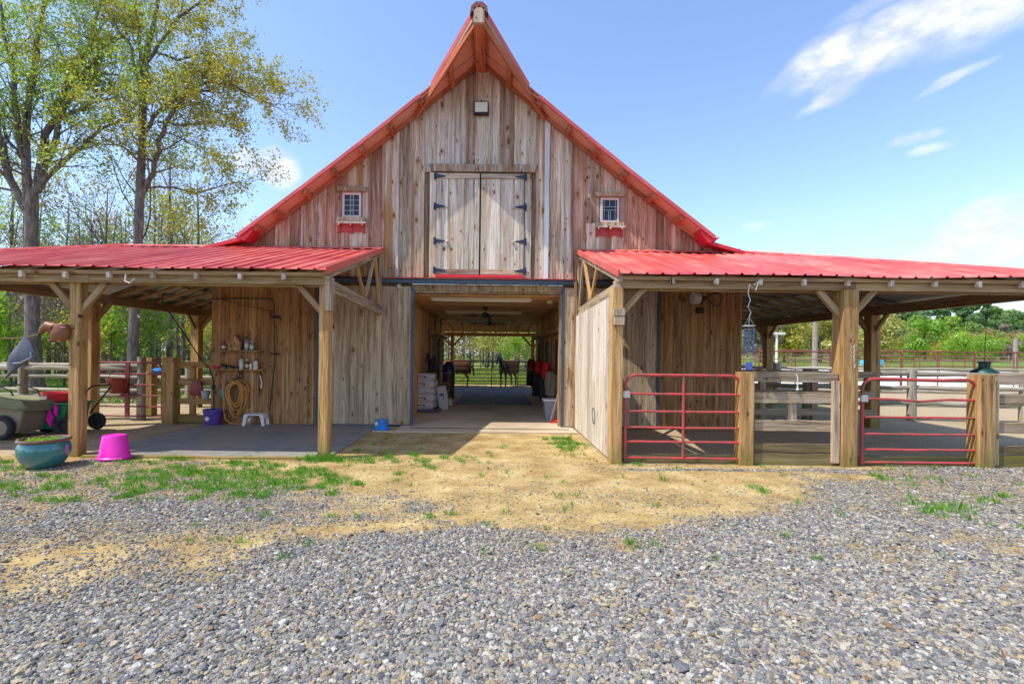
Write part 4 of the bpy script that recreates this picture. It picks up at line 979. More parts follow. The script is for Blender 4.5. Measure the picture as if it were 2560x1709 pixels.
log_fence('log rail fence at the edge of the woods behind the tube gate', [(-15, 14.2), (-12, 14.2), (-9.2, 14.2), (-6.4, 14.2)], (.4, .8, 1.15), .05, True, .09, 1.3)
lf = thing('board_fence', 'board fence between the square post and the wash wall', 'fence', (-7, 10.9, 0))
for z0, z1 in ((1.22, 1.36), (.84, .98), (.42, .55), (.02, .18)): board('rail', (-6.99, 10.45, (z0+z1)/2), (-6.21, 10.45, (z0+z1)/2), z1-z0, .045, M['post'], lf)
board('upright', (-6.70, 10.5, .02), (-6.70, 10.5, 1.3), .13, .05, M['post'], lf)
o = board('gate_post', (-7.12, 10.4, -.05), (-7.12, 10.4, 1.46), .25, .25, M['post'], None, bevel=.01); setp(o, 'square timber post at the end of the dark red gate', 'post')
o = board('gate_post', (-8.45, 11.6, -.05), (-8.45, 11.6, 1.42), .20, .2, M['post'], None, bevel=.01); setp(o, 'timber post with orange foot behind the dark red gate', 'post')

# ------------------------------------------------------------------ objects on the left
def pot():
    t = thing('glazed_pot', 'wide teal glazed pot with brown rim and seedlings', 'flower pot', (-6.10, 6.40, 0)); t.scale = (.93, .93, .95)
    MB().lathe([(.16, 0), (.20, .02), (.275, .12), (.305, .22), (.30, .31), (.27, .375), (.25, .385), (.24, .37), (.245, .30), (.0001, .30)], 40, sy=1).build('bowl', M['glaze'], t, True, local=True)
    MB().tube([(.285*math.cos(a), .285*math.sin(a), .392) for a in [i*2*PI/40 for i in range(40)]], .024, 8, closed=True).build('rim', M['rim'], t, True, local=True)
    MB().lathe([(.25, .30), (.22, .345), (.0001, .352)], 24).build('soil', M['mossy'], t, local=True)
    st_ = MB()
    for a in (-2.6, -2.1, -1.6, -1.1, -.6): st_.ball((.303*math.cos(a), .303*math.sin(a), .29), .012, seg=8, rings=5)
    st_.build('studs', M['glaze'], t, True, local=True)
    P = RNG.normal(0, 1, (240, 3)); P = np.stack([np.where(RNG.random(240) < .5, -.12, .08)+P[:, 0]*.05, P[:, 1]*.08, .375+np.abs(P[:, 2])*.02], 1)
    U = RNG.normal(0, .012, (240, 3)); V = RNG.normal(0, .009, (240, 3))
    o = bpy.data.objects.new('seedlings', quads_mesh('seedlings', P, U, V, LEAF['bright'])); place(o, t, local=True)
pot()
def pink():
    t = thing('bucket', 'bright pink oval bucket turned upside down by the slab', 'bucket', (-5.53, 6.88, .02), .1); t.scale = (.94, .94, .97)
    MB().lathe([(.235, 0), (.24, .012), (.228, .03), (.215, .035), (.21, .075), (.200, .085), (.165, .335), (.155, .348), (.0001, .350)], 36, sy=.82).build('bucket_shell', M['pink'], t, True, local=True)
    MB().tube([(.12*math.cos(a), .095*math.sin(a), .350) for a in [i*2*PI/30 for i in range(30)]], .006, 6, closed=True).build('base_ring', M['pink'], t, True, local=True)
pink()
t = thing('feed_tub', 'small blue rubber tub upside down before the sliding door', 'tub', (-2.31, 9.85, .0))
MB().lathe([(.165, 0), (.168, .012), (.15, .03), (.135, .075), (.115, .09), (.112, .215), (.0001, .225)], 28).build('tub_shell', M['blue'], t, True, local=True)
MB().box(-.118, -.06, -.115, -.095, .10, .17).build('sticker', M['card'], t, local=True)
def cart():
    t = thing('trailer_cart', 'tan plastic dump cart under an olive tarp', 'cart', (-9.02, 8.65, 0))
    MB().prism([(-.80, .10), (.62, .10), (.78, .62), (-.95, .62)], -.36, .36).build('tub', M['tan'], t, local=True, bevel=.03)
    # draped tarp
    n, m_ = 16, 10; vs = []
    for i in range(n+1):
        for j in range(m_+1):
            u, v = i/n, j/m_; x = -.98+1.80*u; y = -.46+.92*v
            e = min(u, 1-u, v, 1-v); z = .74+.05*math.sin(u*5)+.04*math.sin(v*4+u*3) - (.16 if e < .01 else 0)+.012*mnoise.noise((x*6, y*6, 0))
            if i in (0, n): x += .02*(1 if i else -1)
            vs.append((x, y, z))
    fs = [(i*(m_+1)+j, (i+1)*(m_+1)+j, (i+1)*(m_+1)+j+1, i*(m_+1)+j+1) for i in range(n) for j in range(m_)]
    o = MB().add(vs, fs).build('tarp', M['tarp'], t, True, local=True); md = o.modifiers.new('s', 'SOLIDIFY'); md.thickness = .01
    for x in (.42, ):
        for y in (-.42, .42):
            w = MB().tube([(x+.17*math.cos(a), y, .215+.17*math.sin(a)) for a in [i*2*PI/28 for i in range(28)]], .052, 10, closed=True).build('wheel', M['black_rubber'], t, True, local=True)
            MB().prism([(x+.13*math.cos(a), .215+.13*math.sin(a)) for a in [i*2*PI/20 for i in range(20)]], y-.035, y+.035).build('wheel_hub', M['tan'], w)
            KIDS.setdefault(w, [])
    for w in [c for c in COL.objects if c.name.startswith('wheel_hub') and c.parent and c.parent.parent == t]:
        w.matrix_basis = Matrix()
    MB().tube([(-.8, 0, .2), (.5, 0, .18)], .025, 6).tube([(.42, -.40, .215), (.42, .40, .215)], .02, 6).build('axle', M['iron'], t, local=True)
    MB().prism([(.0, .30), (.10, .26), (.18, .42), (.12, .46)], -.368, -.36).build('side_plate', M['iron'], t, local=True)
cart()
def barrow():
    t = thing('garden_cart', 'green two wheeled garden cart with black handle behind the post', 'cart', (-8.42, 9.05, 0))
    MB().prism([(-.42, .10), (.36, .10), (.47, .58), (-.50, .58)], -.27, .27).build('tub', M['green'], t, local=True, bevel=.03)
    MB().prism([(-.53, .565), (.50, .565), (.50, .60), (-.53, .60)], -.30, .30).build('tub_rim', M['green'], t, local=True, bevel=.012)
    MB().box(-.46, .42, -.278, -.27, .30, .33).build('seam', M['green'], t, local=True)
    for (x, y) in ((-.42, -.36), (.50, -.36), (-.42, .36), (.5, .36))[:4]:
        MB().tube([(x+.13*math.cos(a), y, .18+.13*math.sin(a)) for a in [i*2*PI/24 for i in range(24)]], .045, 8, closed=True).ball((x, y, .18), .08, .03, .08).build('wheel', M['black_rubber'], t, True, local=True)
    MB().tube([(.42, -.25, .30), (.62, -.25, .58), (.86, -.25, .88), (.88, -.20, .92), (.88, .20, .92), (.86, .25, .88), (.45, .25, .35)], .016, 8).build('handle', M['black_tube'], t, True, local=True)
    MB().tube([(-.45, -.25, .52), (-.62, -.25, .82), (-.85, -.25, .9), (-.88, .2, .9), (-.6, .25, .8), (-.45, .25, .5)], .014, 8).build('push_bar', M['black_tube'], t, True, local=True)
    u = thing('wash_tub', 'red plastic tub lying in the green garden cart', 'tub', (-8.28, 9.05, .60))
    MB().lathe([(.20, .0), (.25, .02), (.33, .16), (.345, .165), (.345, .18), (.32, .175), (.24, .03), (.0001, .025)], 30, sx=1.1, sy=.75).build('tub_shell', M['red'], u, True, local=True)
    MB().box(-.20, -.06, -.27, -.262, .08, .12).build('sticker', M['card'], u, local=True)
    v = thing('pennant', 'hot pink plastic scoop leaning between the two carts', 'scoop', (-8.22, 8.75, .0))
    MB().prism([(-.06, .30), (.04, .16), (.07, .34), (.0, .48)], -.05, .0).prism([(.08, .42), (.13, .36), (.14, .52), (.09, .60)], -.04, .0).build('scoop_blade', M['pink'], v, local=True)
barrow()
def post_gear():
    t = thing('leather_boot', 'brown leather gun boot strapped round the left post', 'leather holder', (-6.42, 6.96, 1.86))
    MB().lathe([(.07, -.13), (.10, -.10), (.115, 0), (.10, .10), (.085, .12), (.0001, .12)], 18, sx=1.25, sy=.8).build('holder_body', M['leather'], t, True, local=True)
    MB().tube([(-.06, -.02, .06), (-.15, -.03, .085), (-.22, -.03, .04), (-.27, -.02, -.02)], [.075, .075, .05, .025], 12).build('holder_horn', M['leather'], t, True, local=True)
    MB().tube([(-.05, -.02, -.08), (-.11, -.02, -.13), (-.16, -.02, -.14)], [.03, .03, .012], 8).build('holder_toe', M['leather'], t, True, local=True)
    MB().tube([(.10, -.10, .06), (.17, -.10, .06), (.17, .10, .06), (.10, .12, .06)], .012, 6).build('strap', M['leather'], t, local=True)
    p = thing('hanging_stick', 'thin twig pole tied to the leather holder', 'pole', (-6.7, 6.9, 1.83))
    MB().tube([(.02, .0, -.01), (-.15, .0, -.06), (-.4, .02, -.075), (-.72, .03, -.07)], [.014, .011, .009, .007], 7).build('stick', M['hay'], p, True, local=True)
    f = thing('fly_mask', 'grey mesh fly mask hanging from the twig pole', 'fly mask', (-6.95, 6.88, 1.76))
    n = 10; rings = []
    prof = [(.02, 0, 0), (.10, .0, -.10), (.16, -.02, -.24), (.15, -.05, -.34), (.09, -.10, -.42), (.06, -.16, -.50), (.05, -.22, -.56), (.015, -.27, -.60)]
    vs = []; seg = 16
    for i, (r, dx, z) in enumerate(prof):
        for j in range(seg):
            a = 2*PI*j/seg; rr_ = r*(1+.18*math.sin(3*a+i)); vs.append((dx+.06+rr_*math.cos(a), rr_*.42*math.sin(a), z+.04*math.cos(a)))
    MB().add(vs, [(i*seg+j, i*seg+(j+1) % seg, (i+1)*seg+(j+1) % seg, (i+1)*seg+j) for i in range(len(prof)-1) for j in range(seg)]).build('mask_net', M['grey_mesh'], f, True, local=True)
    MB().tube([(.20, -.02, -.20), (.22, -.04, -.28), (.10, -.07, -.36), (-.02, -.06, -.37)], .011, 6).build('mask_binding', M['grey_plastic'], f, True, local=True)
post_gear()
t = thing('corner_bucket', 'dull red feed bucket hung on the dark red gate', 'bucket', (-8.52, 10.66, .62), .05)
MB().lathe([(.13, 0), (.15, .01), (.205, .30), (.215, .31), (.215, .34), (.20, .34), (.14, .03), (.0001, .02)], 26).build('bucket_shell', M['maroon'], t, True, local=True)
MB().tube([(.20*math.cos(a), .0, .33+.16*math.sin(a)) for a in [i*PI/10 for i in range(11)]], .006, 5).build('handle', M['iron'], t, True, local=True)
t = thing('rag', 'blue cloth draped over the timber post behind the gate', 'cloth', (-8.3, 11.5, 1.12))
MB().tube([(0, 0, 0), (.12, 0, -.02), (.26, 0, 0)], [.05, .08, .04], 8).build('cloth_fold', M['blue'], t, True, local=True)
def bag(name, label, loc, mat, w=.3, h=.32):
    t = thing(name, label, 'bag', loc)
    MB().lathe([(w*.38, 0), (w*.5, .03), (w*.48, h*.4), (w*.36, h*.85), (w*.25, h), (.0001, h*.96)], 18, sy=.4).build('bag_body', mat, t, True, local=True)
    for x in (-.05, .05): MB().tube([(x-.02, -.02, h*.9), (x-.01, -.02, h*1.35), (x+.01, -.02, h*1.35), (x+.02, -.02, h*.9)], .006, 5).build('bag_strap', mat, t, local=True)
bag('tote_bag', 'rust red tote bag hanging on the board fence', (-6.52, 10.36, .62), M['maroon'])
t = thing('tin_pail', 'small metal pail beside the red tote bag', 'pail', (-6.33, 10.36, .55))
MB().lathe([(.07, 0), (.09, .18), (.095, .185), (.0001, .17)], 18).build('pail_shell', M['galv'], t, True, local=True)

# wash wall fittings
WY = FY-.03
def shelf(label, x0, x1, z, w=.16):
    t = thing('shelf', label, 'shelf', ((x0+x1)/2, WY-.09, z))
    MB().box(x0, x1, WY-w, WY-.012, z-.022, z).build('shelf_board', M['wash'], t, bevel=.003)
    for x in (x0+.12, x1-.12): MB().prism([(WY-.012, z-.023), (WY-w*.8, z-.023), (WY-.012, z-.14)], x-.012, x+.012, 'x').build('bracket', M['beam'], t)
shelf('upper wooden shelf on the wash wall', -6.03, -5.02, 1.625); shelf('lower wooden shelf on the wash wall', -6.12, -4.98, 1.215)
def bottle(label, x, z, h, r, mat, cap='iron', sh=.7):
    t = thing('bottle', label, 'bottle', (x, WY-.10, z))
    MB().lathe([(r*.95, 0), (r, .01), (r, h*sh), (r*.45, h*(sh+.12)), (r*.4, h*(sh+.14)), (.0001, h*(sh+.15))], 14).build('bottle_body', M[mat], t, True, local=True)
    MB().lathe([(r*.42, h*(sh+.13)), (r*.42, h), (.0001, h)], 10).build('cap', M[cap], t, local=True)
    MB().lathe([(r*1.01, h*.2), (r*1.01, h*.5)], 14).build('paper_label', M['card' if mat != 'card' else 'print'], t, True, local=True)
M['lilac'] = plain('lilac_plastic', (.28, .25, .45), .4); M['mint'] = plain('mint_plastic', (.04, .45, .36), .4); M['paleblue'] = plain('pale_blue_bottle', (.45, .55, .58), .35)
M['amber'] = plain('brown_bottle', (.12, .05, .02), .3)
bottle('lilac spray bottle on the upper shelf', -5.36, 1.625, .30, .042, 'lilac'); bottle('mint green bottle on the upper shelf', -5.25, 1.625, .21, .038, 'mint', 'white')
bottle('pale blue bottle on the lower shelf', -5.47, 1.215, .28, .042, 'paleblue'); bottle('brown bottle on the lower shelf', -5.35, 1.215, .22, .035, 'amber', 'card')
bottle('small white jar next to the brown bottle', -5.265, 1.215, .16, .03, 'white', 'red'); bottle('white bottle with black print on the lower shelf', -5.16, 1.215, .23, .045, 'white')
bottle('pink headed spray can on the upper shelf', -5.86, 1.625, .20, .04, 'maroon', 'maroon')
t = thing('birdhouse', 'small brown wooden birdhouse on the upper shelf', 'birdhouse', (-5.62, WY-.09, 1.625))
MB().box(-.13, .13, -.05, .05, 0, .15).prism([(-.16, .15), (.16, .15), (.06, .28), (-.02, .34), (-.1, .25)], -.06, .06).build('house_body', M['wash'], t, local=True)
for x in (-.07, .07): MB().ball((x, -.052, .09), .02, .004, .02, 8, 5).build('dark_hole_spot', M['iron'], t, local=True)  # black spots paint the darkness inside the holes
MB().tube([(.12, 0, .0), (.15, 0, .25), (.17, .0, .36)], [.02, .018, .012], 6).build('twig', M['bark'], t, local=True)
for i, x in enumerate((-6.08, -6.00)):
    t = thing('tin', 'small red tin, %s on the lower shelf' % ('outermost' if i == 0 else 'second from the end'), 'tin', (x, WY-.10, 1.215)); MB().lathe([(.034, 0), (.036, .065), (.0001, .068)], 16).build('tin_body', M['red_bright'] if 'red_bright' in M else M['red'], t, True, local=True)
for i, (x, w, h) in enumerate(((-5.86, .10, .11), (-5.70, .11, .075), (-5.58, .07, .05))):
    t = thing('grooming_brush', ['dark square grooming brush on the lower shelf', 'low bristly brush left of the pale blue bottle', 'little worn brush right against the pale blue bottle'][i], 'brush', (x, WY-.09, 1.215))
    MB().box(-w/2, w/2, -.04, .04, 0, h*.45).build('bristles', M['hay'], t, local=True); MB().box(-w/2, w/2, -.04, .04, h*.45+.001, h).build('brush_back', M['black_rubber'], t, local=True, bevel=.01)
def hose():
    t = thing('garden_hose', 'orange garden hose coiled on a wall hook', 'hose', (-5.60, WY-.10, .9)); pts = []
    # several hanging loops, as one continuous line
    N = 9; cx_, cz = -5.57, .87
    for k_ in range(N*40):
        a = -PI/2 + 2*PI*k_/40; i = k_/40
        w = .175+.045*math.sin(i*2.1)+.02*math.sin(i*5); hh = .34+.10*math.sin(i*1.3+1); dx = .03*math.sin(i*3.7)
        zt = .90
        x = cx_+dx+w*math.cos(a)*(1 if math.sin(a) < 0 else 1-.25*math.sin(a)); zc = zt+.02*math.sin(i)
        z = (zc - .12) + (hh*.80 if math.sin(a) > 0 else hh*1.35)*math.sin(a)*(.55 if math.sin(a) > 0 else 1)
        pts.append((x, WY-.05-.045*(i % 3)-.012*math.sin(k_*.3), max(z, .05)))
    MB().tube(pts, .0135, 7).build('hose_coil', M['hose'], t, True)
    MB().tube([(-5.88, WY-.12, 1.0), (-5.84, WY-.14, .8), (-5.80, WY-.16, .55), (-5.80, WY-.18, .30), (-5.74, WY-.22, .14), (-5.6, WY-.24, .05), (-5.35, WY-.2, .04), (-5.2, WY-.17, .10)], .0135, 7).build('hose_end', M['hose'], t, True)
    MB().tube([(-5.60, WY, .98), (-5.60, WY-.16, .98), (-5.60, WY-.17, 1.02)], .012, 6).ball((-5.60, WY-.03, .99), .05, .02, .05).build('hook', M['iron'], t)
hose()
h = MB().tube([(-5.03, WY-.10, 1.19), (-4.98, WY-.06, 1.1), (-4.99, WY-.04, .85), (-5.03, WY-.04, .5), (-5.1, WY-.04, .2)], .006, 5).build('cord', M['hose'], None, True); setp(h, 'thin yellow cord hanging from the lower shelf', 'cord')
t = thing('bucket', 'purple bucket with a round paw sticker by the hose', 'bucket', (-6.02, WY-.2, .027))
MB().lathe([(.15, 0), (.16, .01), (.185, .28), (.20, .285), (.20, .32), (.185, .33), (.155, .03), (.0001, .02)], 28).build('bucket_shell', M['purple'], t, True, local=True)
MB().prism([(-.02+.045*math.cos(a), .14+.045*math.sin(a)) for a in [i*2*PI/14 for i in range(14)]], -.186, -.172).build('sticker', M['card'], t, local=True)
def stool():
    t = thing('step_stool', 'white plastic step stool below the hanging pipe', 'step stool', (-5.08, WY-.22, .026), .06)
    MB().box(-.20, .20, -.13, .13, .215, .245).build('seat', M['white'], t, local=True, bevel=.012)
    for x in (-.2, .2):
        for y in (-.12, .12):
            s = 1 if x > 0 else -1
            MB().prism([(x+s*.035, 0), (x-s*.03, 0), (x-s*.055, .16), (x-s*.09, .214), (x, .214)][::s], y-.012, y+.012).build('leg', M['white'], t, local=True)
        MB().prism([(-.12, .14), (.12, .14), (.12, .214), (-.12, .214)], x-.01, x+.01, 'x').build('side_panel', M['white'], t, local=True)
stool()
t = thing('swing_pipe', 'black iron hose boom bracket on the wash wall', 'pipe', (-4.76, WY-.08, 1.6))
MB().tube([(-6.18, WY-.10, 2.74), (-5.5, WY-.10, 2.755), (-4.90, WY-.10, 2.76), (-4.80, WY-.10, 2.72), (-4.765, WY-.10, 2.6), (-4.76, WY-.10, 2.2), (-4.755, WY-.10, 1.6)], .013, 8).build('pipe_arm', M['iron'], t, True)
MB().tube([(-5.9, WY-.10, 2.72), (-5.4, WY-.10, 2.60), (-4.78, WY-.10, 2.48)], .008, 6).build('stay_rod', M['iron'], t, True)
MB().tube([(-4.755, WY-.09, 1.62), (-4.77, WY-.06, 1.3), (-4.82, WY-.05, .8), (-4.87, WY-.06, .30)], .012, 7).build('supply_hose', M['black_rubber'], t, True)
for z in (2.36, 1.56): MB().box(-4.83, -4.69, WY-.12, WY-.01, z-.02, z+.02).ball((-4.82, WY-.12, z), .02).ball((-4.70, WY-.12, z), .02).build('pipe_clamp', M['iron'], t)
h = MB().tube([(-6.55, 9.3, 2.72), (-6.57, 9.32, 2.55), (-6.50, 9.5, 2.30), (-6.38, 9.7, 1.95), (-6.2, 9.95, 1.45), (-6.10, 10.12, 1.22), (-6.06, 10.18, 1.0), (-6.06, 10.2, .85)], .012, 7).build('drop_hose', M['black_rubber'], None, True); setp(h, 'black hose hanging down to the tap from the porch rafters', 'hose')
t = thing('water_tap', 'frost free tap with black lever at the wall corner', 'tap', (-6.05, WY-.12, .8)); MB().tube([(0, 0, -.77), (0, 0, 0)], .015, 7).ball((0, -.02, .02), .04, .05, .06).tube([(0, -.02, .05), (.02, -.06, .14)], .012, 6).build('tap_body', M['iron'], t, True, local=True)
t = thing('spray_nozzle', 'teal spray nozzle hanging beside the hose', 'nozzle', (-5.90, WY-.07, .62)); MB().tube([(0, 0, .16), (.02, -.02, .05), (.05, -.02, -.07)], [.045, .05, .025], 10).build('nozzle_body', M['teal'], t, True, local=True)
t = thing('sweat_scraper', 'pale scraper leaning on the wall by the tap', 'scraper', (-5.88, WY-.03, .9)); MB().tube([(0, 0, -.2), (0, 0, .18)], .009, 6).build('scraper_blade', M['galv'], t, local=True)
t = thing('shears', 'white and black shears hanging below the lower shelf', 'shears', (-5.08, WY-.03, .88))
MB().tube([(-.02, 0, .20), (.02, 0, .05), (.01, 0, -.08)], [.012, .014, .02], 8).build('handle', M['white'], t, True, local=True); MB().tube([(-.03, .01, .2), (-.01, .01, .0), (-.05, .01, -.25)], [.02, .02, .006], 8).build('blade', M['iron'], t, True, local=True)
t = thing('horseshoe', 'two linked iron rings on the wall above the hose hook', 'rings', (-5.52, WY-.03, 1.06))
for z in (0.0, .11): MB().tube([(.045*math.cos(a), 0, z+.05*math.sin(a)) for a in [i*2*PI/16 for i in range(16)]], .009, 6, closed=True).build('ring', M['iron'], t, True, local=True)
def chain(label, x, y, z, L=.28, face=-1):
    t = thing('lead_chain', label, 'chain', (x, y, z)); m = MB()
    for i in range(7):
        a = i*.9; zz = -i*L/7
        m.tube([(.014*math.cos(b)*(1 if i % 2 else .3), .014*math.cos(b)*(.3 if i % 2 else 1), zz+.024*math.sin(b)) for b in [j*2*PI/10 for j in range(10)]], .004, 5, closed=True)
    m.tube([(0, 0, -L), (.02, 0, -L-.04), (0, 0, -L-.08)], .006, 5); m.build('chain_links', M['galv'], t, True, local=True)
chain('steel chain hanging on the slab corner post', -2.40, 7.05, 1.92); chain('dark chain hanging on the boxed post', 1.70, 6.95, 1.83, .24); chain('steel chain and snap on the thick post', 5.29, 6.87, 1.78, .24)
t = thing('rope_tie', 'short pale rope hanging on the top fence board', 'rope', (4.52, 6.965, 1.32)); MB().tube([(-.02, -.01, .04), (0, -.015, -.02), (.0, -.01, -.18)], .009, 6).ball((0, -.01, -.19), .02).build('rope', M['offwhite'], t, True, local=True)
t = thing('wooden_box', 'small weathered wooden box on the corner post', 'box', (1.84, 6.89, 2.17)); MB().box(-.07, .08, -.03, .025, -.12, .005).build('box_body', M['fence'], t, local=True, bevel=.004); MB().box(-.075, .085, -.035, .025, .012, .12).build('box_lid', M['fence'], t, local=True, bevel=.004)
h = MB().tube([(-5.35, 6.83, 2.70), (-5.34, 6.80, 2.60), (-5.26, 6.79, 2.57), (-5.2, 6.80, 2.64)], .012, 7).build('hook', M['galv'], None, True); setp(h, 'steel hook on the left porch beam', 'hook')

# ------------------------------------------------------------------ in the aisle
def sack(label, x, y, z, w, d, h, seed, rot=0.0, tilt=None, group='feed sacks stacked inside the doorway'):
    t = thing('feed_sack', label, 'sack', (x, y, z), rot, group); n = 12; rnd = random.Random(seed)
    vs = []; seg = 20; R_ = 8
    for i in range(R_+1):
        v = i/R_; 
        for j in range(seg):
            a = 2*PI*j/seg; ca, sa = math.cos(a), math.sin(a); e = .38
            sx = math.copysign(abs(ca)**e, ca); sy = math.copysign(abs(sa)**e, sa)
            k_ = .88+.12*(1-abs(2*v-1)**3)
            nz = 1+.10*mnoise.noise((ca*2+seed, sa*2, v*3))
            vs.append((sx*w/2*k_*nz, sy*d/2*k_*nz, h*v+.03*mnoise.noise((ca*3, sa*3+seed, v*4))))
    fs = [(i*seg+j, i*seg+(j+1) % seg, (i+1)*seg+(j+1) % seg, (i+1)*seg+j) for i in range(R_) for j in range(seg)] + [tuple(range(seg-1, -1, -1)), tuple(range(R_*seg, (R_+1)*seg))]
    Wd = Matrix() if tilt is None else Matrix.Rotation(tilt, 4, 'Y')
    MB().add(vs, fs).build('sack_paper', M['sack'], t, True, local=True, world=Wd)
    MB().box(-w*.28, w*.12, -d*.502-.006, -d*.5-.001, h*.60, h*.68).box(.06*w, .12*w, -d*.502-.006, -d*.5-.001, h*.4, h*.60).build('printed_mark', M['print'], t, local=True, world=Wd)
for i in range(5):
    sack(['bottom feed sack of the stack on the pallet', 'second feed sack from the floor', 'middle feed sack of the stack', 'fourth feed sack from the floor', 'topmost feed sack with folded end'][i], -1.88+.02*(i % 2), 12.95, .10+i*.192, .66, .8, .20, i*3.1, random.uniform(-.08, .08))
sack('feed sack standing on end against the stack', -1.38, 13.35, .03, .30, .2, .66, 21, .2, -.14)
p_ = MB().box(-2.0, -1.45, 12.45, 13.4, .04, .10).build('pallet', M['steel_blue'], None, bevel=.01); setp(p_, 'low dark pallet under the feed sacks', 'pallet')
t = thing('bin', 'tall brown bin with a dark blue bag over it', 'bin', (-1.52, 16.3, .036)); MB().lathe([(.20, 0), (.22, .9), (.0001, .9)], 20).build('bin_body', M['fanblade'], t, True, local=True); MB().lathe([(.225, .86), (.23, 1.0), (.20, 1.15), (.10, 1.28), (.0001, 1.3)], 18).build('bin_bag', M['blue_bag'], t, True, local=True); MB().tube([(.232*math.cos(a), .232*math.sin(a), .9) for a in [i*2*PI/20 for i in range(20)]], .012, 6, closed=True).build('bin_rim', M['paleblue'], t, True, local=True)
t = thing('straw_bale', 'straw bale standing behind the feed sacks', 'bale', (-1.62, 15.2, .03)); MB().box(-.22, .22, -.3, .3, 0, .62).build('bale', M['hay'], t, local=True, bevel=.02); MB().box(-.223, .223, -.12, -.11, .0, .63).box(-.223, .223, .11, .12, .0, .63).build('twine', M['hose'], t, local=True)
t = thing('jug', 'clear jug with a red lid beside the straw bale', 'jug', (-1.30, 14.4, .03)); MB().lathe([(.07, 0), (.075, .02), (.072, .17), (.04, .21), (.0001, .22)], 16).build('jug_body', M['offwhite'], t, True, local=True); MB().lathe([(.045, .21), (.045, .25), (.0001, .25)], 12).build('lid', M['red'], t, True, local=True)
for i, (x0, x1, y0, y1) in enumerate(((-1.14, .05, 14.6, 16.45), (.06, 1.26, 14.6, 16.45), (-1.14, .05, 16.47, 18.3), (.06, 1.26, 16.47, 18.3))):
    o = MB().box(x0, x1, y0, y1, .032, .048).build('rubber_mat', M['rubber'], None, bevel=.004)
    setp(o, ['near left', 'near right', 'far left', 'far right'][i]+' blue grey rubber mat in the aisle', 'mat', 'rubber mats in the aisle')
t = thing('storage_bin', 'grey plastic storage bin with white lid inside the doorway', 'storage bin', (1.42, 11.45, .031)); MB().prism([(-.13, 0), (.13, 0), (.17, .46), (-.17, .46)], -.2, .2).build('bin_body', M['grey_plastic'], t, local=True, bevel=.015); MB().box(-.19, .19, -.22, .22, .462, .50).build('lid', M['white'], t, local=True, bevel=.008)
for i, (dx, dz) in enumerate(((0, 0), (.035, -.02))):
    t = thing('broom_handle', ['pale broom handle leaning on the grey bin', 'yellow tool handle leaning behind the broom handle'][i], 'tool', (1.36+dx, 11.0, .03)); MB().tube([(0, 0, 0), (.215, .12, .76+dz)], .013, 8).build('handle', M['card' if i == 0 else 'hose'], t, True, local=True)
t = thing('dustpan', 'red dustpan lying at the foot of the right door', 'dustpan', (1.50, 10.95, .03)); MB().prism([(-.16, 0), (.12, 0), (.10, .05), (.02, .10), (-.05, .07)], -.12, .1).tube([(.02, 0, .08), (.04, .02, .22)], .02, 6).build('dustpan_body', M['red'], t, local=True)
def coat(label, x, y, z, w, h, mat, seed, cat='jacket', group=None):
    t = thing('hanging_coat' if cat == 'jacket' else 'hanging_'+cat.split()[-1], label, cat, (x, y, z), 0, group); vs = []; seg = 18; R_ = 8
    for i in range(R_+1):
        v = i/R_; r = w/2*(.35+.65*math.sin(PI*min(.5, v*.8+.12)))*(1+.05*math.sin(v*9+seed))
        for j in range(seg):
            a = 2*PI*j/seg; q = 1+.16*math.sin(a*4+seed+v*2); vs.append((r*.55*q*math.cos(a), r*q*math.sin(a), -h*v+.02*math.sin(a*3+seed)*v))
    MB().add(vs, [(i*seg+j, i*seg+(j+1) % seg, (i+1)*seg+(j+1) % seg, (i+1)*seg+j) for i in range(R_) for j in range(seg)]+[tuple(range(seg-1, -1, -1)), tuple(range(R_*seg, (R_+1)*seg))]).build('cloth_body', mat, t, True, local=True)
    MB().tube([(0, 0, 0), (0, 0, .06), (.12 if x > 0 else -.12, 0, .08)], .008, 5).build('hanger', M['iron'], t, local=True)
coat('bright red jacket nearest the doorway on the right wall', 1.52, 13.2, 1.38, .42, .42, M['red_cloth'], 1); coat('red jacket hanging deeper in the aisle', 1.50, 15.2, 1.42, .46, .40, M['red_cloth'], 2)
coat('tan saddle blanket hanging below the near red jacket', 1.55, 12.6, 1.15, .50, .62, M['tan_cloth'], 3, 'saddle blanket'); coat('long dark raincoat behind the bright red jacket', 1.50, 13.9, 1.10, .42, .75, M['dark_cloth'], 4)
coat('long dark raincoat under the far red jacket', 1.46, 15.6, 1.2, .46, .95, M['dark_cloth'], 5); coat('dark red and black tack bag deepest on the right wall', 1.42, 17.2, 1.45, .55, .45, M['maroon'], 6, 'tack bag')
coat('black coat deepest in the aisle on the right', 1.46, 17.6, 1.3, .6, .85, M['dark_cloth'], 7)
for i, (x, y, z) in enumerate(((1.58, 11.9, 2.55), (1.58, 13.4, 2.6), (1.58, 15.0, 2.6), (-1.85, 15.0, 2.6), (-1.85, 16.6, 2.6))):
    t = thing('tack_loop', ['coiled lasso high on the right wall nearest the door', 'rope halter high on the right wall in the middle', 'rope halter high on the right wall at the back', 'rope halter high on the left wall in front', 'rope halter high on the left wall at the back'][i], 'tack', (x, y, z))
    m = MB()
    for q in range(3): m.tube([(0, (.16-.03*q)*math.cos(a), -.12*q*.3+(.22-.02*q)*math.sin(a)) for a in [j*2*PI/18 for j in range(18)]], .012, 6, closed=True)
    m.build('rope_loop', M['hay' if i % 2 == 0 else 'leather'], t, True, local=True)
t = thing('saddle_rack', 'dark pile of tack hanging above the feed sacks', 'tack', (-1.85, 13.3, 1.25)); m = MB()
rr = random.Random(3)
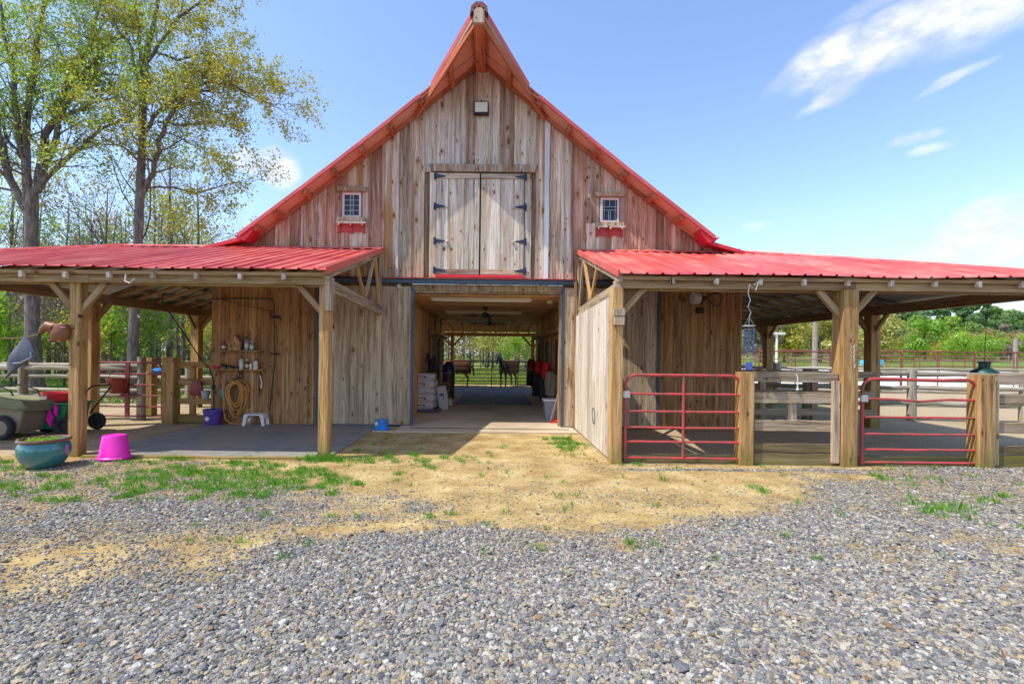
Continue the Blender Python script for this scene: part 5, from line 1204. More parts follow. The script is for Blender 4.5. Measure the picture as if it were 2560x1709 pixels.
for q in range(14): m.tube([(rr.uniform(-.05, .2), rr.uniform(-.4, .4), rr.uniform(.1, .35)), (rr.uniform(0, .2), rr.uniform(-.5, .5), rr.uniform(-.1, .2)), (rr.uniform(0, .25), rr.uniform(-.5, .5), -.15)], .022, 6)
m.build('tack_straps', M['dark_cloth'], t, True, local=True)
for i, (y, w) in enumerate(((10.95, 2.35), (14.3, 2.3), (17.9, 2.3))):
    t = thing('strip_light', ['first strip light across the aisle ceiling', 'second strip light behind the first fan', 'third strip light behind the second fan'][i], 'strip light', (-.28, y, 2.9))
    MB().box(-w/2, w/2, -.07, .07, -.045, .008).build('light_housing', M['tube_light'], t, local=True, bevel=.004); MB().box(-w/2+.03, w/2-.03, -.05, .05, -.072, -.046).build('light_cover', M['white'], t, local=True, bevel=.012)
for i, y in enumerate((13.0, 16.4)):
    t = thing('ceiling_fan', ['nearer ceiling fan in the aisle', 'farther ceiling fan in the aisle'][i], 'ceiling fan', (-.22+.08*i, y, 2.9))
    MB().lathe([(.0001, .01), (.07, .01), (.05, -.06), (.0001, -.06)][::-1], 14).tube([(0, 0, 0), (0, 0, -.16)], .014, 8).build('fan_rod', M['iron'], t, True, local=True)
    MB().lathe([(.0001, -.30), (.06, -.29), (.11, -.25), (.12, -.19), (.05, -.15), (.0001, -.15)], 18).build('fan_motor', M['iron'], t, True, local=True)
    for b_ in range(5):
        a = b_*2*PI/5+.35*i+.2; Wb = Matrix.Rotation(a, 4, 'Z') @ Matrix.Rotation(.2, 4, 'X')
        MB().box(.10, .66, -.065, .065, -.245, -.237).build('fan_blade', M['fanblade'], t, local=True, world=Wb)
t = thing('speaker', 'small round light high inside the doorway on the right', 'light', (1.35, 11.2, 2.87)); MB().lathe([(.0001, -.05), (.07, -.04), (.08, .02), (.0001, .03)], 14).build('lamp_body', M['offwhite'], t, True, local=True)
tube_gate('tube_gate', 'dark tube gate closing the back of the aisle', 'gate', (-1.86, 22.35, .04), 3.7, 1.22, (1.0, .80, .62, .44, .28, .14, .03), M['iron'], mids=(.18, .49, .83), rc=.04)

# horses behind the back gate
def skin(name, J, E, mat, parent, sub=2, world=None):
    me = bpy.data.meshes.new(name); me.from_pydata([j[:3] for j in J], E, []); o = bpy.data.objects.new(name, me); place(o, parent, world, local=True)
    md = o.modifiers.new('skin', 'SKIN'); md.use_smooth_shade = True
    for i, j in enumerate(J): r = j[3]; me.skin_vertices[0].data[i].radius = (r, j[4] if len(j) > 4 else r); me.skin_vertices[0].data[i].use_root = (i == 0)
    s = o.modifiers.new('sub', 'SUBSURF'); s.levels = s.render_levels = sub; me.materials.append(mat); return o
def horse(label, loc, rot, mat, head):
    """faces local -Y; head = (forward, side, up) offsets of poll and nose"""
    t = thing('horse', label, 'horse', loc, rot); t.scale = (.94, .94, .92)
    J = [(0, .0, 1.08, .25, .29), (0, .45, 1.12, .24, .28), (0, .75, 1.14, .21, .24), (0, .95, 1.10, .10, .12),      # barrel to rump
         (0, -.40, 1.10, .23, .28), (0, -.62, 1.16, .17, .22),                                                              # chest, neck base
         (head[0][0]*.5, -.62+head[0][1]*.5, 1.16+head[0][2]*.5, .12, .18), (head[0][0], -.62+head[0][1], 1.16+head[0][2], .08, .11),      # neck, poll
         (head[1][0], -.62+head[1][1], 1.16+head[1][2], .075, .10), (head[2][0], -.62+head[2][1], 1.16+head[2][2], .05, .06)]
    E = [(0, 1), (1, 2), (2, 3), (0, 4), (4, 5), (5, 6), (6, 7), (7, 8), (8, 9)]
    for s in (-1, 1):
        b = len(J); J += [(s*.15, -.50, .88, .10), (s*.14, -.50, .66, .075), (s*.14, -.49, .44, .05), (s*.14, -.49, .20, .036), (s*.14, -.50, .09, .042), (s*.14, -.53, .02, .055)]
        E += [(4, b)]+[(b+i, b+i+1) for i in range(5)]
        b = len(J); J += [(s*.15, .66, .88, .14), (s*.14, .60, .66, .095), (s*.14, .78, .46, .05), (s*.14, .76, .22, .038), (s*.14, .74, .09, .044), (s*.14, .70, .02, .055)]
        E += [(2, b)]+[(b+i, b+i+1) for i in range(5)]
    skin('horse_body', J, E, mat, t)
    P = Vector((head[0][0], -.62+head[0][1], 1.16+head[0][2]))
    for s in (-1, 1): MB().lathe([(.035, 0), (.03, .06), (.0001, .14)], 8, (P.x+s*.06, P.y, P.z+.06), 1, .5).build('ear', mat, t, True, local=True)
    MB().tube([(0, .97, 1.12), (0, 1.05, .95), (0, 1.06, .55)], [.05, .07, .03], 8).build('tail', mat, t, True, local=True)
    N = Vector((head[0][0]*.5, -.62+head[0][1]*.5, 1.16+head[0][2]*.5))
    MB().tube([(0, -.50, 1.40), tuple(N+Vector((0, .12, .10))), tuple(P+Vector((0, .07, .06)))], [.03, .05, .03], 6).build('mane', M['horse_dark'], t, True, local=True)
    # blanket over the back
    vs = []; nu, nv = 14, 16
    for i in range(nu+1):
        y = -.48+1.40*i/nu
        for j in range(nv+1):
            a = -2.05+4.1*j/nv; e_ = abs(2*i/nu-1); rx = .31*(1-.16*e_**3); rz = .33*(1-.10*e_**3)
            x = rx*math.sin(a); z = 1.10+rz*math.cos(a) if abs(a) < 1.5 else 1.12+rz*math.cos(1.5)-(abs(a)-1.5)*.80; x = math.copysign(max(abs(x), rx*.98 if abs(a) > 1.5 else abs(x)), a)
            vs.append((x, y, z+.01*math.sin(i*1.3+j)))
    o = MB().add(vs, [(i*(nv+1)+j, (i+1)*(nv+1)+j, (i+1)*(nv+1)+j+1, i*(nv+1)+j+1) for i in range(nu) for j in range(nv)]).build('blanket', M['blanket'], t, True, local=True)
    md = o.modifiers.new('s', 'SOLIDIFY'); md.thickness = .012
    return t
horse('dark bay horse in a tan blanket looking over the back gate', (.75, 23.6, .0), R(-28), M['horse_dark'], ((0, -.30, .50), (0, -.47, .36), (0, -.62, .06)))
horse('chestnut horse in a tan blanket standing sideways with lowered head', (-1.95, 23.5, .0), R(-92), M['horse_tan'], ((0, -.45, .02), (0, -.70, -.25), (0, -.80, -.50)))

# ------------------------------------------------------------------ right side details
t = thing('utility_light', 'white barn heater lamp with cables high on the stall wall', 'lamp', (4.45, FY-.25, 2.86))
MB().tube([(-.17, 0, .0), (-.02, 0, 0)], [.14, .13], 18).build('lamp_shade', M['offwhite'], t, True, local=True); MB().tube([(-.0, 0, 0), (.10, 0, -.02)], [.06, .05], 10).box(-.08, .06, -.05, .05, -.33, -.20).build('lamp_base', M['iron'], t, local=True)
MB().tube([(.08, 0, .0), (.3, 0, .12), (.5, .02, .05), (.42, .02, -.17), (.25, .02, -.12), (.12, .02, .02)], .012, 6).tube([(0, 0, -.14), (.18, 0, .06), (.4, .05, .14)], .02, 6).build('cable', M['iron'], t, True, local=True)
def chime():
    t = thing('wind_chime', 'blue wind chime hanging from the right porch beam', 'wind chime', (3.72, 6.82, 2.05))
    MB().lathe([(.0001, .015), (.085, .012), (.09, -.005), (.0001, -.01)][::-1], 20).build('chime_top', M['grey_plastic'], t, True, local=True)
    for i in range(6):
        a = i*PI/3; L = .30+.035*(i % 3); x, y = .065*math.cos(a), .065*math.sin(a); MB().tube([(x, y, -.045), (x, y, -.045-L)], .012, 8).build('chime_tube', M['chime'], t, True, local=True)
    MB().ball((0, 0, -.2), .03, .03, .012).build('clapper', M['grey_plastic'], t, local=True)
    m = MB().tube([(0, 0, .0), (0, 0, -.5)], .0025, 4)
    for i in range(3): a = i*2*PI/3; m.tube([(.07*math.cos(a), .07*math.sin(a), .01), (0, 0, .14)], .003, 4)
    m.tube([(0, 0, .14), (.025, 0, .2), (-.02, 0, .28), (.015, 0, .38), (-.02, 0, .48), (0, 0, .62)], .005, 5).tube([(0, 0, .60), (.09, 0, .52), (.13, 0, .66), (.06, 0, .60)], .007, 5).build('chime_cord', M['galv'], t, True, local=True)
    MB().prism([(-.045, -.52), (.045, -.52), (.05, -.57), (.045, -.63), (-.045, -.63), (-.05, -.57)], -.004, .004).build('wind_sail', M['sail'], t, local=True)
chime()
t = thing('hanging_lantern', 'dark green bell shaped lantern hanging over the last gate post', 'lantern', (7.50, 7.16, 1.40))
MB().lathe([(.165, 0), (.158, .02), (.12, .055), (.06, .085), (.0001, .09)], 28).build('lantern_skirt', M['green_metal'], t, True, local=True)
for i in range(6):
    a = i*PI/3; MB().prism([(-.022, .08), (.022, .08), (.034, .165), (-.034, .165)], -.06, -.052).build('lantern_fin', M['green_metal'], t, local=True, world=Matrix.Rotation(a, 4, 'Z'))
MB().lathe([(.075, .155), (.09, .172), (.0001, .18)], 20).build('lantern_cap', M['green_metal'], t, True, local=True)
MB().tube([(0, 0, .17), (-.01, -.03, .8), (-.02, -.08, 1.22)], .004, 5).build('hanging_wire', M['iron'], t, local=True)

# round pen panels beyond the right fences: repeats copied from one
def panel():
    t = thing('pen_panel', 'rusty pipe pen panel beside the arena', 'pen panel', (0, 0, 0), 0, 'rusty pipe panels round the arena'); W = 3.6
    kids = [MB().tube([(0, 0, .05), (0, 0, 1.78), (.08, 0, 1.86), (W-.08, 0, 1.86), (W, 0, 1.78), (W, 0, .05)], .034, 6).build('frame', M['rust'], t, True, local=True)]
    for z in (1.5, 1.16, .82, .48, .2): kids.append(MB().tube([(0, 0, z), (W, 0, z)], .02, 6).build('bar', M['rust'], t, True, local=True))
    kids.append(MB().tube([(W/2, 0, .05), (W/2, 0, 1.84)], .024, 6).build('upright', M['rust'], t, True, local=True))
    KIDS[t] = kids; return t
pan = panel(); pp = []
for i in range(9):
    a = R(150-i*14.5); pp.append((26+10.5*math.cos(a)*1.15, 26+6.5*math.sin(a)-4))
pts = [(12.2, 21.5), (15.75, 21.9), (19.3, 22.2), (22.85, 22.3), (26.4, 22.1), (29.9, 21.6)]
pts2 = [(13, 34), (16.6, 34.3), (20.2, 34.5), (23.8, 34.6), (27.4, 34.6), (31, 34.5), (34.6, 34.4), (38.2, 34.2), (41.8, 34)]
pts3 = [(15, 52), (18.6, 52), (22.2, 52.2), (25.8, 52.4), (29.4, 52.5), (33, 52.5), (36.6, 52.4), (40.2, 52.3), (43.8, 52.2), (47.4, 52.1), (51, 52), (54.6, 52)]
first = True
for row_, name in ((pts, 'nearest row, before the white arena'), (pts2, 'middle row, across the white arena'), (pts3, 'farthest row, behind the white arena')):
    for i in range(len(row_)-1):
        a, b = Vector(row_[i]), Vector(row_[i+1]); d = b-a; base = Matrix.Translation((a.x, a.y, float(height(a.x, a.y)))) @ Matrix.Rotation(math.atan2(d.y, d.x), 4, 'Z')
        if first: pan.matrix_basis = base; o = pan; first = False
        else: o = copy_tree(pan, None, base)
        o['label'] = 'rusty pipe pen panel in the '+name; o['group'] = name
ar = bpy.data.meshes.new('arena'); nx_, ny_ = 24, 16; V_ = []
for j in range(ny_+1):
    for i in range(nx_+1): x_, y_ = 14+60*i/nx_, 23.5+29*j/ny_; V_.append((x_, y_, float(height(x_, y_))+.03))
ar.from_pydata(V_, [], [(j*(nx_+1)+i, j*(nx_+1)+i+1, (j+1)*(nx_+1)+i+1, (j+1)*(nx_+1)+i) for j in range(ny_) for i in range(nx_)]); ar.materials.append(M['sand'])
ao = bpy.data.objects.new('arena_sand', ar); COL.objects.link(ao); setp(ao, 'pale sand of the riding arena beyond the fences', None, None, 'structure')
log_fence('whitish rail fence along the far meadow below the trees', [(26+i*5.5, 66+i*.3) for i in range(14)], (.6, 1.15), .06, True, .10, 1.4, 'pole')
for i, (x, y, h_) in enumerate(((41.2, 37, 2.9), (19.9, 29, 5.0), (19.95, 33, 3.1))):
    g = float(height(x, y)); o = MB().tube([(0, 0, -.2), (0, 0, h_)], [.17, .13] if i < 2 else [.09, .07], 10).build('utility_pole', M['pole'] if i < 2 else M['offwhite'], None, True, world=Matrix.Translation((x, y, g)))
    setp(o, ['weathered grey pole at the far right by the pen', 'brownish pole rising beside the arena', 'white light pole with two lamp heads'][i], 'pole')
    if i == 2:
        for s in (-1, 1): MB().box(s*.12, s*.55, -.12, .12, h_-.15, h_).build('lamp_head', M['offwhite'], o, local=True)
t = thing('covered_trailer', 'turquoise covered trailer standing beyond the pens', 'trailer', (40.6, 50.3, float(height(40.6, 50.3))), .1); t.scale = (.55, .55, .55)
MB().prism([(-1.9, .7), (1.9, .7), (1.7, 1.9), (.6, 2.15), (-1.5, 1.95)], -.9, .9).build('trailer_cover', M['bluecar'], t, local=True, bevel=.08)
for x in (-1.1, 1.1): MB().tube([(x+.28*math.cos(a), -.92, .36+.28*math.sin(a)) for a in [i*2*PI/16 for i in range(16)]], .09, 8, closed=True).build('wheel', M['black_rubber'], t, True, local=True)

# ------------------------------------------------------------------ trees
def grow(mb, tips, p, d, L, r, lev, rng, maxlev, up=.10, spread=.7, seg=5, leafstart=2, kids=3, droop=0):
    n = 4 if lev < maxlev else 3; pts = [p.copy()]; rs = [r]
    q = p.copy(); dd = d.copy()
    for i in range(n):
        dd = (dd + Vector((rng.uniform(-1, 1), rng.uniform(-1, 1), rng.uniform(-1, 1)))*.16 + Vector((0, 0, up-droop*lev))).normalized()
        q = q + dd*L/n; pts.append(q.copy()); rs.append(r*(1-.55*(i+1)/n))
        if lev >= leafstart: tips.append((q.copy(), lev))
    mb.tube(pts, rs, max(3, seg-lev), cap=False)
    if lev < maxlev:
        for c in range(kids):
            f = rng.uniform(.35, 1.0) if c else 1.0; i = min(n, max(1, round(f*n))); b = pts[i]
            t = (pts[i]-pts[i-1]).normalized(); a = t.orthogonal().normalized(); a.rotate(__import__('mathutils').Quaternion(t, rng.uniform(0, 2*PI)))
            nd = (t + a*spread*rng.uniform(.5, 1.3)).normalized()
            grow(mb, tips, b, nd, L*rng.uniform(.55, .78), rs[i]*.68, lev+1, rng, maxlev, up, spread, seg, leafstart, kids, droop)
def leaves(tips, per, size, spread, rng, jit=1.0):
    P = np.array([tuple(t[0]) for t in tips]); P = np.repeat(P, per, 0); n = len(P)
    P = P + rng.normal(0, spread, (n, 3)); U = rng.normal(0, 1, (n, 3)); U /= np.linalg.norm(U, axis=1)[:, None]
    W = rng.normal(0, 1, (n, 3)); V = np.cross(U, W); V /= np.linalg.norm(V, axis=1)[:, None]; s = size*rng.uniform(.5, 1.35, n)[:, None]
    return P, U*s, V*s*.62
def big_tree(label, cx0, base_r, trunk, limbs, leafkey, seed, Y, sub=2, per=5, size=.06, twig_len=1.5, density=1.0):
    """trunk, limbs: polylines of (x, z, radius) metres measured from the photograph at the tree's distance; depth is added at random"""
    rng = random.Random(seed); g = float(height(cx0, Y)); t = thing('tree', label, 'tree', (cx0, Y, g))
    tb = MB(); tb.tube([(x-cx0, 0, z) for x, z, r in trunk], [r for x, z, r in trunk], 14); tips = []
    br = MB()
    for L in limbs:
        yd = rng.uniform(-.35, .35); pts = []; y = 0
        for i, (x, z, r) in enumerate(L): pts.append(Vector((x-cx0, y, z))); y += yd*rng.uniform(.4, 1.4)*(1 if i else .3)
        sp = []; rs = []
        for i in range(len(pts)-1):
            for q in range(3):
                f = q/3; sp.append(pts[i].lerp(pts[i+1], f)+Vector((rng.uniform(-.05, .05),)*3)); rs.append(L[i][2]*(1-f)+L[i+1][2]*f)
        sp.append(pts[-1]); rs.append(L[-1][2]); br.tube(sp, rs, 8)
        for i in range(2, len(sp)):
            n_ = 2 if rng.random() < .9*density else 1
            if i == len(sp)-1: n_ = 3
            for _ in range(n_):
                d = (sp[i]-sp[i-1]).normalized(); a = Vector((rng.uniform(-1, 1), rng.uniform(-1, 1), rng.uniform(-.7, 1))); nd = (d*.7+a).normalized()
                grow(br, tips, sp[i], nd, twig_len*rng.uniform(.6, 1.25), max(.012, rs[i]*.36), 1, rng, 1+sub, .06, .75, 5, 3, 3, .02)
    tb.build('trunk', M['bark'], t, True, local=True); br.build('limbs', M['bark'], t, True, local=True)
    P, U, V = leaves(tips, per, size, .10, np.random.default_rng(seed)); o = bpy.data.objects.new('crown', quads_mesh('crown', P, U, V, LEAF[leafkey])); place(o, t, local=True)
    return t
def pm(pts, Y):     # photograph pixels of a limb -> metres at that distance
    s = 1173/Y; return [((x-1232)/s-(873-y)/s*.0112, 1.6+(873-y)/s, r*.84) for x, y, r in pts]
Y1 = 17.0
big_tree('tall many stemmed tree with fresh green leaves at the far left', -16.6, .45,
    pm([(88, 990, .38), (84, 900, .28), (80, 750, .245), (78, 600, .23), (80, 520, .23), (82, 470, .19)], Y1),
    [pm(l, Y1) for l in (
        [(72, 520, .16), (60, 400, .14), (45, 250, .10), (20, 90, .07), (-20, -60, .05)],
        [(76, 490, .15), (64, 340, .13), (56, 190, .10), (52, 50, .07), (60, -80, .04)],
        [(90, 480, .17), (112, 330, .14), (138, 215, .12), (158, 130, .09), (178, 60, .07), (200, -60, .04)],
        [(98, 470, .14), (128, 380, .12), (165, 270, .09), (210, 195, .07), (270, 130, .05), (330, 90, .03)],
        [(92, 480, .12), (140, 420, .10), (205, 370, .08), (262, 322, .06), (320, 305, .04), (350, 300, .02)],
        [(70, 540, .17), (35, 450, .15), (12, 350, .13), (-8, 260, .10), (-50, 120, .07)],
        [(70, 400, .08), (40, 380, .06), (0, 300, .05), (-60, 250, .03)],
        [(150, 300, .07), (220, 260, .05), (290, 240, .03)],
        [(60, 300, .07), (90, 180, .05), (110, 60, .04), (130, -20, .03)])], 'green', 11, Y1, 2, 7, .046, 1.45)
big_tree('tall arching tree with yellow green leaves reaching toward the roof', -12.9, .3,
    pm([(332, 990, .25), (334, 850, .20), (340, 700, .185), (345, 600, .175), (350, 480, .165), (356, 350, .14), (358, 230, .14), (366, 140, .11), (392, 20, .08), (405, -80, .05)], Y1),
    [pm(l, Y1) for l in (
        [(352, 490, .10), (385, 430, .10), (400, 350, .09), (428, 285, .085), (472, 225, .075), (520, 203, .06), (570, 208, .05), (630, 232, .035), (690, 262, .02)],
        [(362, 330, .08), (395, 275, .075), (440, 235, .065), (490, 212, .05), (540, 215, .03)],
        [(356, 300, .09), (345, 170, .08), (332, 60, .06), (318, -40, .04)],
        [(352, 210, .08), (330, 120, .06), (280, 60, .05), (230, 20, .03)],
        [(378, 465, .05), (430, 463, .045), (480, 470, .04), (545, 440, .02)],
        [(370, 150, .07), (415, 95, .06), (465, 55, .05), (530, 30, .03)],
        [(356, 250, .05), (300, 190, .045), (240, 180, .03), (190, 195, .02)],
        [(380, 120, .05), (440, 150, .045), (520, 130, .035), (590, 150, .02)],
        [(400, 300, .05), (460, 310, .04), (520, 300, .03)],
        [(360, 420, .05), (310, 370, .04), (270, 350, .03)])], 'yellow', 12, Y1, 2, 7, .046, 1.05)
def tree_proto(seed, H, r, lev, leafkey, per, size, spread, clear=.35, nl=9, limb=.32, up=.12, trunk_lean=.05):
    rng = random.Random(seed); tb = MB(); br = MB(); tips = []; pts = [Vector((0, 0, -.2))]; n = 8
    for i in range(n): pts.append(Vector((pts[-1].x+rng.uniform(-1, 1)*trunk_lean*H/n, pts[-1].y+rng.uniform(-1, 1)*trunk_lean*H/n, H*(i+1)/n)))
    rs = [r*(1-.85*i/n) for i in range(n+1)]; tb.tube(pts, rs, 9)
    for i in range(nl):
        f = clear+(1-clear)*(i+rng.random())/nl; k_ = f*n; a = int(min(k_, n-1)); b = pts[a].lerp(pts[a+1], k_-a); an = rng.uniform(0, 2*PI)
        d = Vector((math.cos(an), math.sin(an), rng.uniform(.3, 1.2))).normalized()
        grow(br, tips, b, d, H*limb*(1.15-f*.75), rs[a]*.45, 1, rng, 1+lev, up, .8, 5, 2, 3)
    tm_, bm_ = tb.mesh('trunk', M['bark'], True), br.mesh('limbs', M['bark'], True)
    P, U, V = leaves(tips, per, size, spread, np.random.default_rng(seed)); cm = quads_mesh('crown', P, U, V, LEAF[leafkey])
    return tm_, bm_, cm
PROTO = [tree_proto(21, 11, .16, 2, 'yellow', 3, .09, .22), tree_proto(22, 13, .2, 2, 'gold', 3, .07, .25), tree_proto(23, 9, .11, 2, 'green', 4, .10, .25),
         tree_proto(24, 12, .13, 2, 'twig', 3, .05, .25, .25), tree_proto(25, 7, .08, 2, 'bright', 5, .11, .25, .12, 10), tree_proto(26, 14, .22, 2, 'mid', 4, .11, .3, .5),
         tree_proto(27, 15, .17, 2, 'yellow', 2, .07, .25, .45, 8, .22), tree_proto(28, 13, .11, 2, 'twig', 2, .06, .25, .4, 8, .22)]
SHRUB = [tree_proto(31, 2.6, .04, 2, 'bright', 6, .07, .16, .05, 9, .45), tree_proto(32, 3.2, .04, 2, 'yellow', 5, .07, .16, .05, 9, .45), tree_proto(33, 3.6, .05, 2, 'twig', 4, .05, .16, .05, 11, .45)]
def plant(meshes, name, cat, label, group, x, y, s, leafkey=None, a=None):
    t = thing(name, label, cat, (x, y, float(height(x, y))), random.uniform(0, 2*PI) if a is None else a, group)
    t.matrix_basis = WM[t] @ Matrix.Scale(s, 4); t.scale = (s, s, s*random.uniform(.9, 1.12))
    for nm, me in zip(('trunk', 'limbs', 'crown'), meshes):
        o = bpy.data.objects.new(nm, me); COL.objects.link(o); o.parent = t
        if leafkey and nm == 'crown': o.material_slots[0].link = 'OBJECT'; o.material_slots[0].material = LEAF[leafkey]
    return t
rw = random.Random(77)
# three trees that stand out between and beside the two big ones
plant(PROTO[1], 'tree', 'tree', 'golden budding tree standing between the two big trees', None, -16.8, 24.5, .92, 'gold')
plant(PROTO[0], 'tree', 'tree', 'slender pale leaved tree just left of the barn roof', None, -13.6, 21.5, .82, 'yellow')
plant(PROTO[5], 'tree', 'tree', 'dark green tree behind the golden one', None, -21.5, 30, .72, 'mid')
plant(PROTO[3], 'tree', 'tree', 'thin bare tree close behind the arching tree', None, -14.2, 18.6, .95, 'yellow')
for i, (px, y, k_, sc, key, lab) in enumerate((
    (20, 27, 1, .95, 'yellow', 'golden green tree behind the far left trunk'), (120, 29, 5, .70, 'pine', 'dark evergreen crown low behind the big trees'), (165, 31, 0, 1.0, 'twig', 'grey bare tree between the two big trees, nearer the evergreen'),
    (230, 33, 1, 1.0, 'gold', 'broad golden tree behind the gap between the two big trees'), (285, 28, 3, .95, 'twig', 'bare tree immediately left of the arching trunk'), (400, 30, 7, 1.0, 'yellow', 'thin yellowish tree right of the arching trunk'),
    (445, 27, 3, .85, 'twig', 'bare forked tree right of the arching trunk'), (500, 29, 0, .85, 'yellow', 'light yellow tree close to the end of the barn roof'), (560, 34, 3, .80, 'green', 'low green tree touching the tip of the barn roof'),
    (380, 26, 6, .80, 'gold', 'straight trunk with golden crown beside the arching trunk'), (425, 33, 1, 1.05, 'yellow', 'hazy yellow tree well behind the arching limb'), (475, 35, 3, 1.1, 'twig', 'grey twiggy tree well behind the arching limb'),
    (530, 31, 1, .72, 'yellow', 'small yellow tree before the end of the barn roof'), (590, 37, 0, .85, 'green', 'green tree peeping over the lean-to at the roof tip'), (200, 25, 7, .80, 'twig', 'slim bare tree in the gap between the big trees'), (100, 38, 1, 1.25, 'mid', 'mid green tree far behind the left trunk'), (260, 38, 5, .85, 'mid', 'dark green crown far behind the middle gap'),
    (60, 34, 0, 1.1, 'mid', 'mid green tree seen between the left stems'), (340, 36, 2, 1.3, 'mid', 'mid green tree low behind the arching trunk'), (-40, 26, 6, .8, 'green', 'green crowned tree cut by the left edge'))):
    plant(PROTO[k_], 'tree', 'tree', lab, None, (px-1232)/1173*y, y, sc*.93, key)
n = 0
for i in range(98):
    y = 19+46*rw.random()**1.15; f = rw.uniform(.52, 1.25); x = -f*y
    if y < 24 and x > -13: continue
    k_ = rw.choice([0, 1, 3, 3, 4, 6, 6, 6, 7, 7, 7, 7]); s = rw.uniform(.5, .8)*(1 if y > 30 else .8)
    s = min(s, .62+(y-19)*.012)
    plant(PROTO[k_], 'tree', 'tree', ['yellow green tree in the woods on the left', 'gold budded tree in the woods on the left', 'leafy green tree in the woods on the left', 'bare grey tree in the woods on the left', 'lime green sapling in the woods on the left', 'tall dark crowned tree in the woods on the left', 'tall straight trunked tree with thin yellowish crown on the left', 'slender bare straight tree in the woods on the left'][k_], 'woodland trees left of the barn', x, y, s)
for i in range(60):
    y = rw.uniform(17.5, 40); x = -rw.uniform(.5, 1.25)*y; k_ = rw.choice([0, 1, 2, 2])
    plant(SHRUB[k_], 'shrub', 'shrub', ['bright green shrub in the woods undergrowth', 'yellowish shrub in the woods undergrowth', 'bare twiggy shrub in the woods undergrowth'][k_], 'undergrowth shrubs left of the barn', x, y, rw.uniform(.7, 1.3))
# behind the aisle
for i in range(34):
    y = rw.uniform(46, 70); x = rw.uniform(-.16, .16)*y; k_ = rw.choice([0, 1, 2, 3, 3, 3, 0])
    plant(PROTO[k_], 'tree', 'tree', ['yellow green tree seen through the aisle', 'gold budded tree seen through the aisle', 'leafy green tree seen through the aisle', 'bare grey tree seen through the aisle'][k_], 'woodland trees seen through the aisle', x, y, rw.uniform(.6, .85))
plant(SHRUB[1], 'shrub', 'shrub', 'round yellow bush behind the dark horse', None, .6, 36, 1.25, 'pale', 0); plant(SHRUB[0], 'shrub', 'shrub', 'small lime bush right of the yellow bush', None, 2.6, 38, 1.0, 'bright', 1)
for i in range(14):
    y = rw.uniform(40, 50); x = rw.uniform(-.15, .15)*y; k_ = rw.choice([0, 1, 2, 2])
    plant(SHRUB[k_], 'shrub', 'shrub', ['green shrub at the meadow edge behind the aisle', 'yellow shrub at the meadow edge behind the aisle', 'bare shrub at the meadow edge behind the aisle'][k_], 'shrubs at the meadow edge', x, y, rw.uniform(.9, 1.3))
# a wood behind everything that reads as one mass
def mass(label, pts, hgt, n, size, key, seed):
    rng = np.random.default_rng(seed); P = []; seg = len(pts)-1
    f = rng.random(n)*seg; i = f.astype(int); f = f-i; pts = np.array(pts, float); a = pts[i]*(1-f)[:, None]+pts[i+1]*f[:, None]
    depth = rng.random(n)*14; x = a[:, 0]*(1+depth/70)+rng.normal(0, .5, n); y = a[:, 1]*(1+depth/70)
    top = hgt*(.55+.75*fbm(x*.16, y*.16, 4)); z = height(x, y)+top*rng.random(n)**.75
    P = np.stack([x, y, z], 1); U = rng.normal(0, 1, (n, 3)); U /= np.linalg.norm(U, axis=1)[:, None]; V = np.cross(U, rng.normal(0, 1, (n, 3))); V /= np.linalg.norm(V, axis=1)[:, None]
    s = size*rng.uniform(.5, 1.4, n)[:, None]; o = bpy.data.objects.new('woods', quads_mesh('woods', P, U*s, V*s*.6, LEAF[key])); COL.objects.link(o); setp(o, label, None, None, 'stuff')
mass('tangled bare woods far behind on the left', [(-75, 48), (-50, 58), (-30, 62), (-12, 66)], 12, 34000, .22, 'twig', 5)
mass('pale green haze of young leaves in the far left woods', [(-70, 44), (-48, 52), (-28, 56), (-12, 60)], 9.5, 22000, .20, 'mid', 6)
mass('tangled woods closing the view through the aisle', [(-16, 68), (0, 70), (16, 70)], 11, 16000, .22, 'twig', 8)
mass('young green leaves in the woods through the aisle', [(-16, 64), (0, 66), (16, 66)], 10, 12000, .20, 'yellow', 9)

# the wooded hill on the right: round crowned trees, each its own
def crown_proto(seed, w, h, n, size, lumps=14, low=.15):
    rng = np.random.default_rng(seed); C = []; 
    for i in range(lumps):
        a = rng.random()*2*PI; f = rng.random()**.6; zz = low*h+(1-low)*h*rng.random()*.9; env = math.sin(PI*min(1, max(.08, (zz/h)*.82+.12)))**.7
        C.append((w/2*env*f*math.cos(a)*.8, w/2*env*f*math.sin(a)*.8, zz, w*.17*rng.uniform(.7, 1.4)))
    C = np.array(C); idx = rng.integers(0, lumps, n); d = rng.normal(0, 1, (n, 3)); d /= np.linalg.norm(d, axis=1)[:, None]; rr_ = rng.uniform(.75, 1.05, n)[:, None]
    P = C[idx, :3]+d*C[idx, 3:4]*rr_; U = np.cross(d, rng.normal(0, 1, (n, 3))); U /= np.linalg.norm(U, axis=1)[:, None]; V = np.cross(U, d+rng.normal(0, .5, (n, 3))); V /= np.linalg.norm(V, axis=1)[:, None]
    s = size*rng.uniform(.5, 1.3, n)[:, None]; tr = MB().tube([(0, 0, -.3), (0, 0, h*.4), (.1, 0, h*.8)], [w*.035, w*.025, .03], 7)
    for i in range(6): c = C[i]; tr.tube([(0, 0, h*.25), (c[0]*.6, c[1]*.6, c[2]*.8), (c[0], c[1], c[2])], [w*.018, w*.01, .02], 5)
    return tr.mesh('trunk', M['bark'], True), quads_mesh('crown', P, U*s, V*s*.7, LEAF['green'])
CP = [crown_proto(41, 8, 8.5, 3600, .22, 18), crown_proto(42, 7, 9.5, 3600, .22, 20), crown_proto(43, 9, 8, 3800, .22, 22), crown_proto(44, 5, 11, 3000, .24, 16, .35)]
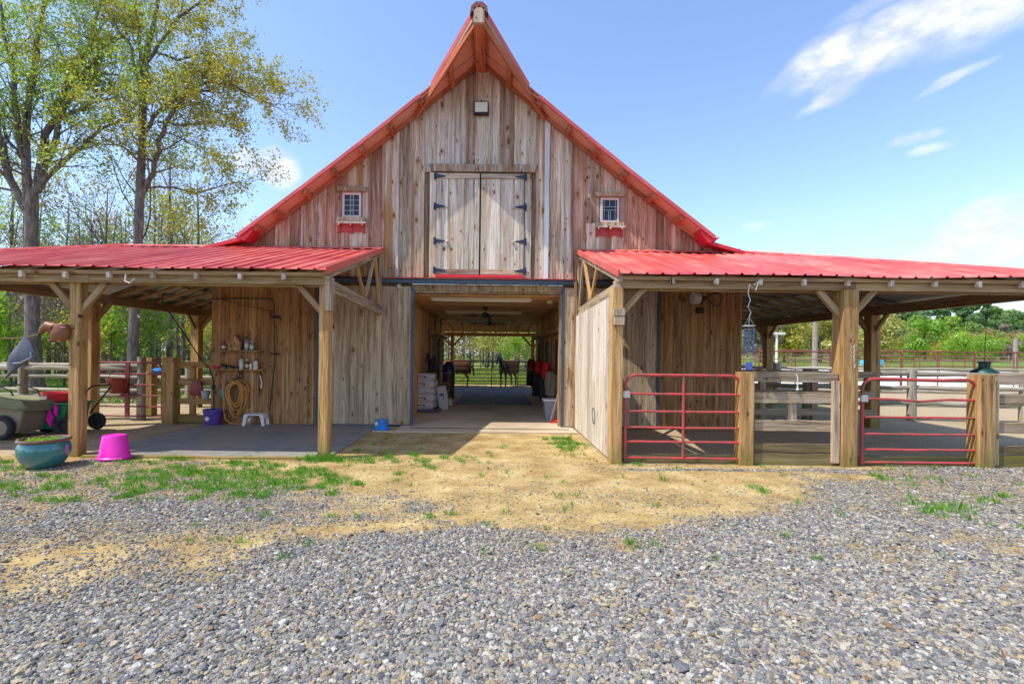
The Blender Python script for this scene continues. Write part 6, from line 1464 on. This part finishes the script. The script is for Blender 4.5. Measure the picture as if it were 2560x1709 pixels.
names = {'green': 'green leafy', 'yellow': 'yellow green', 'gold': 'gold budded', 'bright': 'vivid lime green', 'pine': 'dark evergreen', 'mid': 'mid green', 'twig': 'bare greyish', 'pale': 'pale yellow'}
def hill_tree(x, y, s, key, k_=None, lab=None, grp='trees on the wooded hill'):
    k_ = rw.choice([0, 1, 2]) if k_ is None else k_
    t = thing('tree', lab or (names[key]+' tree on the wooded hill at right'), 'tree', (x, y, float(height(x, y))), rw.uniform(0, 2*PI), None if lab else grp)
    t.scale = (s*rw.uniform(.9, 1.15), s*rw.uniform(.9, 1.15), s*rw.uniform(.9, 1.1))
    for nm, me in zip(('trunk', 'crown'), CP[k_]):
        o = bpy.data.objects.new(nm, me); COL.objects.link(o); o.parent = t
        if nm == 'crown': o.material_slots[0].link = 'OBJECT'; o.material_slots[0].material = LEAF[key]
for rowy, cnt, keys, sc in ((205, 24, ['pine', 'pine', 'mid'], 1.75), (178, 30, ['pine', 'pine', 'pine', 'mid'], 1.5), (150, 26, ['pine', 'mid', 'green', 'twig'], 1.05), (128, 26, ['yellow', 'green', 'twig', 'gold', 'mid'], .82), (110, 26, ['twig', 'yellow', 'green', 'gold', 'pale'], .62), (98, 20, ['twig', 'pale', 'green', 'yellow'], .48)):
    for i in range(cnt):
        f = .52+.66*(i+rw.random())/cnt; y = rowy+rw.uniform(-7, 7)
        hill_tree(f*y, y, sc*rw.uniform(.8, 1.15), rw.choice(keys), 3 if keys[0] == 'pine' and rw.random() < .45 else None)
def at_px(px, y): return (px-1232)/1173*y
hill_tree(at_px(2312, 84), 84, .85, 'bright', 0, 'vivid lime green tree in front of the hill, largest of three'); hill_tree(at_px(2390, 86), 86, .60, 'bright', 2, 'vivid lime green tree in front of the hill, in the middle of three'); hill_tree(at_px(2470, 86), 86, .62, 'bright', 2, 'vivid lime green tree in front of the hill, rightmost of three')
hill_tree(at_px(2050, 70), 70, .95, 'pale', 1, 'pale yellow tree seen beside the thick post'); hill_tree(at_px(1960, 74), 74, .95, 'yellow', 1, 'yellow green tree seen between the porch posts'); hill_tree(at_px(1900, 70), 70, .8, 'twig', 1, 'bare greyish tree seen just right of the wind chime'); hill_tree(at_px(2190, 78), 78, .95, 'pale', 2, 'pale yellow tree behind the rear porch post')
